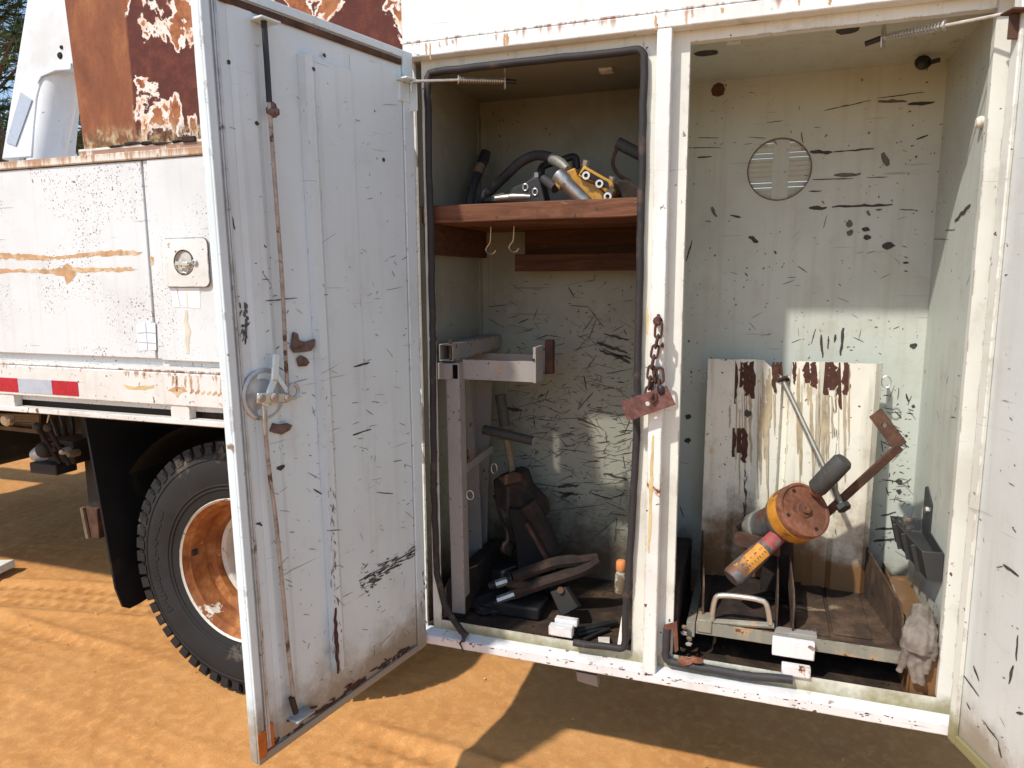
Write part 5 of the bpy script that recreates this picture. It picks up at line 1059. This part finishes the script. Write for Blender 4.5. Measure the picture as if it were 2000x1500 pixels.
e1 = (b2-b1).normalized(); wv = V((.6, -.5, -.45)); wv = (wv-e1*wv.dot(e1)).normalized()
hole_c = b1.lerp(b2, .62); wdt = .022; nh = e1.cross(wv).normalized()
def holed(pts4, hc_, r, u_, v_, th, n=20):
    """quad plate with a round hole"""
    c0 = hc_; nrm = u_.cross(v_).normalized(); q = []
    cor = [((p-c0).dot(u_), (p-c0).dot(v_)) for p in pts4]
    def edge(a):
        dx, dy = math.cos(a), math.sin(a); best = 9
        for i in range(4):
            x1, y1 = cor[i]; x2, y2 = cor[(i+1) % 4]; ex, ey = x2-x1, y2-y1; den = dx*ey-dy*ex
            if abs(den) < 1e-9: continue
            s_ = (x1*ey-y1*ex)/den; w_ = (x1*dy-y1*dx)/den
            if s_ > 0 and -1e-6 <= w_ <= 1+1e-6: best = min(best, s_)
        return best
    angs = sorted([2*math.pi*k/n for k in range(n)]+[math.atan2(y, x) % (2*math.pi) for x, y in cor]); m = len(angs)
    ip = [c0+(u_*math.cos(a)+v_*math.sin(a))*r for a in angs]; op = [c0+(u_*math.cos(a)+v_*math.sin(a))*edge(a) for a in angs]
    d = nrm*th; vs_ = ip+op+[p+d for p in ip]+[p+d for p in op]; fs = []
    for i in range(m):
        j = (i+1) % m; fs += [(i, j, m+j, m+i), (2*m+i, 3*m+i, 3*m+j, 2*m+j), (i, 2*m+i, 2*m+j, j), (m+i, m+j, 3*m+j, 3*m+i)]
    return MB().add(vs_, fs)
part(holed([b1-wv*wdt, b2-wv*wdt, b2+wv*wdt, b1+wv*wdt], hole_c, .008, e1, wv, .008), 'arm_tab', 'rust', t)
# cradle under the drill
part(MB().bar(PY(1436, 1050, .32), PY(1522, 1072, .24), .012, .05).bar(PY(1444, 1040, .38), PY(1490, 1010, .42), .012, .05), 'cradle_bracket', 'rust', t, bevel=.002)
cp = dk.lerp(dc, .35); part(MB().prism([V((cp.x-.05, cp.y+.02, ZT1+.004)), V((cp.x+.06, cp.y+.02, ZT1+.004)), V((cp.x+.045, cp.y+.02, cp.z-.04)), V((cp.x-.04, cp.y+.02, cp.z-.05))], (0, .07, 0)), 'cradle_post', 'rustdark', t, bevel=.004)
part(MB().box(cp.x-.09, cp.x+.085, cp.y-.03, cp.y+.13, ZT1+.0075, ZT1+.016), 'cradle_base', 'rustdark', t, bevel=.002)
# long bolt through the panel notch
A, B = pan(1529, 742, .01), PY(1644, 985, .27)
lb = thing('long_bolt', tuple(A), 'long grey steel bolt with hex head slanting from the panel notch', 'bolt')
part(MB().tube([A, B], .0085, 12), 'bolt_shank', 'rodgrey', lb)
dB = (B-A).normalized(); part(MB().lathe([(.013, -.002), (.022, .002), (.022, .018), (.0, .019)], B, (dB+V((.2, -.3, 0))), 6), 'bolt_head', 'plastic', lb)
part(MB().lathe([(.02, -.004), (.022, .006)], A, dB, 12), 'washer', 'rustdark', lb)
# ---------------------------------------------------------------- dark plastic tray on the right wall
t = thing('plastic_tray', (.47, .25, .80), 'dark grey plastic tray bolted to the right compartment wall', 'tray')
def rim(z): return [(1738, 1007, .40), (1830, 1012, .40), (1842, 1075, .14), (1800, 1076, .14)]
top = [PY(1738, 1007, .42), V((.517, .42, PY(1738, 1007, .42).z)), V((.517, .12, PY(1800, 1077, .12).z)), PY(1800, 1077, .12)]
bot = [p+V((.02, 0, -.085)) if i in (0, 3) else p+V((0, 0, -.085)) for i, p in enumerate(top)]; cen = sum(top, V())/4
mb = MB(); ins = [p.lerp(cen, .07) for p in top]; inb = [p.lerp(sum(bot, V())/4, .10)+V((0, 0, .045)) for p in bot]
mb.add(top+bot+ins+inb, [(0, 1, 5, 4), (1, 2, 6, 5), (2, 3, 7, 6), (3, 0, 4, 7), (4, 5, 6, 7), (0, 1, 9, 8), (1, 2, 10, 9), (2, 3, 11, 10), (3, 0, 8, 11), (8, 9, 13, 12), (9, 10, 14, 13), (10, 11, 15, 14), (11, 8, 12, 15), (12, 13, 14, 15)])
part(mb, 'tray_body', 'plastic', t, bevel=.003)
for f in (.22, .5, .8): p = top[0].lerp(top[3], f); part(MB().bar(p+V((-.002, 0, -.004)), p+V((.018, 0, -.084)), .016, .006, up=(0, 1, 0)), 'tray_rib', 'plastic', t, bevel=.001)
zt = top[1].z; part(MB().prism([(.513, .30, zt-.02), (.513, .40, zt-.02), (.513, .40, zt+.11), (.513, .375, zt+.12), (.513, .30, zt+.085)], (.0045, 0, 0)), 'mounting_tab', 'plastic', t, bevel=.001)
part(MB().lathe([(.012, 0), (.012, .008), (.0, .009)], (.513, .335, zt+.055), (-1, 0, 0), 6), 'bolt', 'steel', t)
# ---------------------------------------------------------------- leather glove hanging over the tray edge
t = thing('work_glove', tuple(PY(1790, 1250, .05)), 'dirty grey leather work glove draped over the tray corner', 'glove')
mb = MB()
def gpath(pts, rs): mb.tube(sub([PY(x, y, Y) for x, y, Y in pts], 4), [rs[min(len(rs)-1, int(i*len(rs)/((len(pts)-1)*4+1)))] for i in range((len(pts)-1)*4+1)], 9)
palm = [(1800, 1190, .14), (1798, 1222, .095), (1795, 1250, .062), (1790, 1275, .05)]
gpath(palm, [.032, .034, .036, .036]); gpath([(1812, 1205, .12), (1812, 1240, .07), (1806, 1270, .052)], [.022, .026, .027]); gpath([(1782, 1212, .11), (1778, 1240, .07), (1776, 1268, .052)], [.020, .024, .024])
for pts in ([(1776, 1262, .05), (1765, 1285, .045), (1757, 1312, .04)], [(1784, 1270, .05), (1782, 1300, .042), (1786, 1334, .036)], [(1796, 1274, .05), (1797, 1304, .042), (1800, 1338, .036)], [(1808, 1266, .05), (1812, 1290, .044), (1808, 1316, .04)], [(1812, 1232, .07), (1824, 1262, .05), (1822, 1290, .046)]):
    gpath(pts, [.0135, .0125, .011, .009])
gl = part(mb, 'glove_shell', 'glove', t); rm_ = gl.modifiers.new('remesh', 'REMESH'); rm_.mode = 'VOXEL'; rm_.voxel_size = .003; rm_.use_smooth_shade = True
ds = gl.modifiers.new('displace', 'DISPLACE'); tx = bpy.data.textures.new('wrinkle', 'CLOUDS'); tx.noise_scale = .022; ds.texture = tx; ds.strength = .008; ds.mid_level = .5
# ---------------------------------------------------------------- chain with rusty plate on the center post
cs = PY(1286, 628, -.03); t = thing('chain', tuple(cs), 'rusty chain hanging from the center post with a drilled plate', 'chain')
part(MB().tube([PY(1286, 616, -.003), PY(1287, 622, -.025), PY(1285, 632, -.036), PY(1281, 630, -.02), PY(1282, 622, -.004)], .005, 8).lathe([(.014, 0), (.014, .005)], PY(1285, 627, -.0025), (0, -1, 0), 10), 'eye_bolt', 'rustchain', t)
def link(P, Q, flat, r=.0038, wd=.0095):
    P, Q = V(P), V(Q); d = (Q-P); L = d.length; d /= L; s0 = d.cross(V((0, 1, 0))).normalized(); s_ = s0 if flat else d.cross(s0).normalized()
    c = (P+Q)/2; hl = L/2; pts = []
    for k in range(20):
        a = 2*math.pi*k/20; pts.append(c+d*((hl-wd)*(1 if math.cos(a) > 0 else -1)*(1 if abs(math.cos(a)) > .05 else 0)+wd*math.cos(a))+s_*wd*math.sin(a))
    part(MB().tube(pts, r, 7, True), 'chain_link', 'rustchain', t)
cl = [(1287, 632), (1285, 657), (1281, 677), (1277, 697), (1273, 717), (1270, 738), (1268, 758), (1266, 774)]
for i in range(len(cl)-1):
    a, b = cl[i], cl[i+1]; e = 3; dx, dy = b[0]-a[0], b[1]-a[1]; q = math.hypot(dx, dy)
    link(PY(a[0]-dx/q*e, a[1]-dy/q*e, -.026), PY(b[0]+dx/q*e, b[1]+dy/q*e, -.027), i % 2 == 0)
for (a, b, fl) in (((1276, 722), (1281, 748), False), ((1281, 744), (1279, 770), True), ((1288, 718), (1290, 748), True), ((1288, 742), (1286, 764), False)): link(PY(*a, -.020), PY(*b, -.022), fl, .0042)
pc = [PY(1213, 784, -.034), PY(1226, 822, -.034), PY(1320, 790, -.034), PY(1302, 753, -.034)]
eu = (pc[3]-pc[0]).normalized(); ev = (pc[1]-pc[0]).normalized(); ev = (ev-eu*ev.dot(eu)).normalized()
part(holed(pc, PY(1265, 788, -.034), .007, eu, ev, -.006), 'drilled_plate', 'tag', t)
part(MB().tube([PY(1275, 768, -.045), PY(1270, 778, -.047), PY(1275, 786, -.046), PY(1282, 780, -.044), PY(1281, 768, -.04)], .0045, 8), 'shackle', 'rustchain', t)
part(MB().blob(PY(1291, 762, -.04), (.011, .008, .014), .15, 2, 2), 'lock_body', 'black', t)

# ---------------------------------------------------------------- loose things on the ground at the left
p = PZ(6, 1132, .03); MB().obox((p.x-.31, p.y+.03, .03), (.21, .03, .02), (-.02, .10, 0), (-.002, 0, .022)).build('timber_block', M['paper'], bevel=.004, label='pale weathered timber block end on the dirt', cat='timber')
# ================================================================== pine trees beyond the truck
def tree(px, dist, hgt, seed, lab):
    g = random.Random(seed); d = ray((px, 540)); d.z = 0; d.normalize(); bx = CAM.x+d.x*dist; by = CAM.y+d.y*dist
    r = thing('pine_tree', (bx, by, 0), lab, 'tree', 'pine trees beyond the truck')
    mb = MB(); N_ = 10; path = [V((bx+math.sin(i*.9+seed)*.12, by+math.cos(i*1.1+seed)*.1, -.1+hgt*i/N_)) for i in range(N_+1)]
    mb.tube(path, [.26*(1-.85*i/N_) for i in range(N_+1)], 9); tips = []
    for k in range(54):
        t_ = .22+.78*(k/54); p = path[min(N_-1, int(t_*N_))].lerp(path[min(N_, int(t_*N_)+1)], t_*N_ % 1); a = g.uniform(0, 6.28); L = hgt*.30*(1.08-t_)*g.uniform(.6, 1.2)+.5
        q = p+V((math.cos(a)*L, math.sin(a)*L, g.uniform(-.1, .35)*L)); m_ = p.lerp(q, .5)+V((0, 0, .08*L)); mb.tube([p, m_, q], [.05*(1.1-t_), .03*(1.1-t_)+.004, .006], 5)
        for f in (.35, .55, .75, .9, 1.0): tips.append((p.lerp(m_, f*2) if f < .5 else m_.lerp(q, f*2-1), L))
    part(mb, 'trunk', 'bark', r); vs_ = []; fs = []
    for (c, L) in tips:
        for j in range(3):
            cc = c+V((g.gauss(0, .16), g.gauss(0, .16), g.gauss(0, .12)))
            for n_2 in range(26):
                v_ = V((g.gauss(0, 1), g.gauss(0, 1), g.gauss(.25, .8))).normalized(); s_ = v_.cross(V((g.random(), g.random(), g.random()))).normalized()*g.uniform(.008, .016); l_ = g.uniform(.12, .26); q = len(vs_)
                vs_ += [cc-s_, cc+s_, cc+v_*l_+s_*.4, cc+v_*l_-s_*.4]; fs.append((q, q+1, q+2, q+3))
    mb = MB(); mb.v = vs_; mb.f = fs; part(mb, 'crown', 'leaf', r, smooth=False, recalc=False)
tree(10, 15, 9.5, 3, 'tall pine tree standing left of the white boom arm')
tree(-150, 18, 10, 5, 'pine tree farther left behind the deck')
tree(135, 24, 9, 8, 'distant pine tree seen between the boom cylinder and the rusty bin')
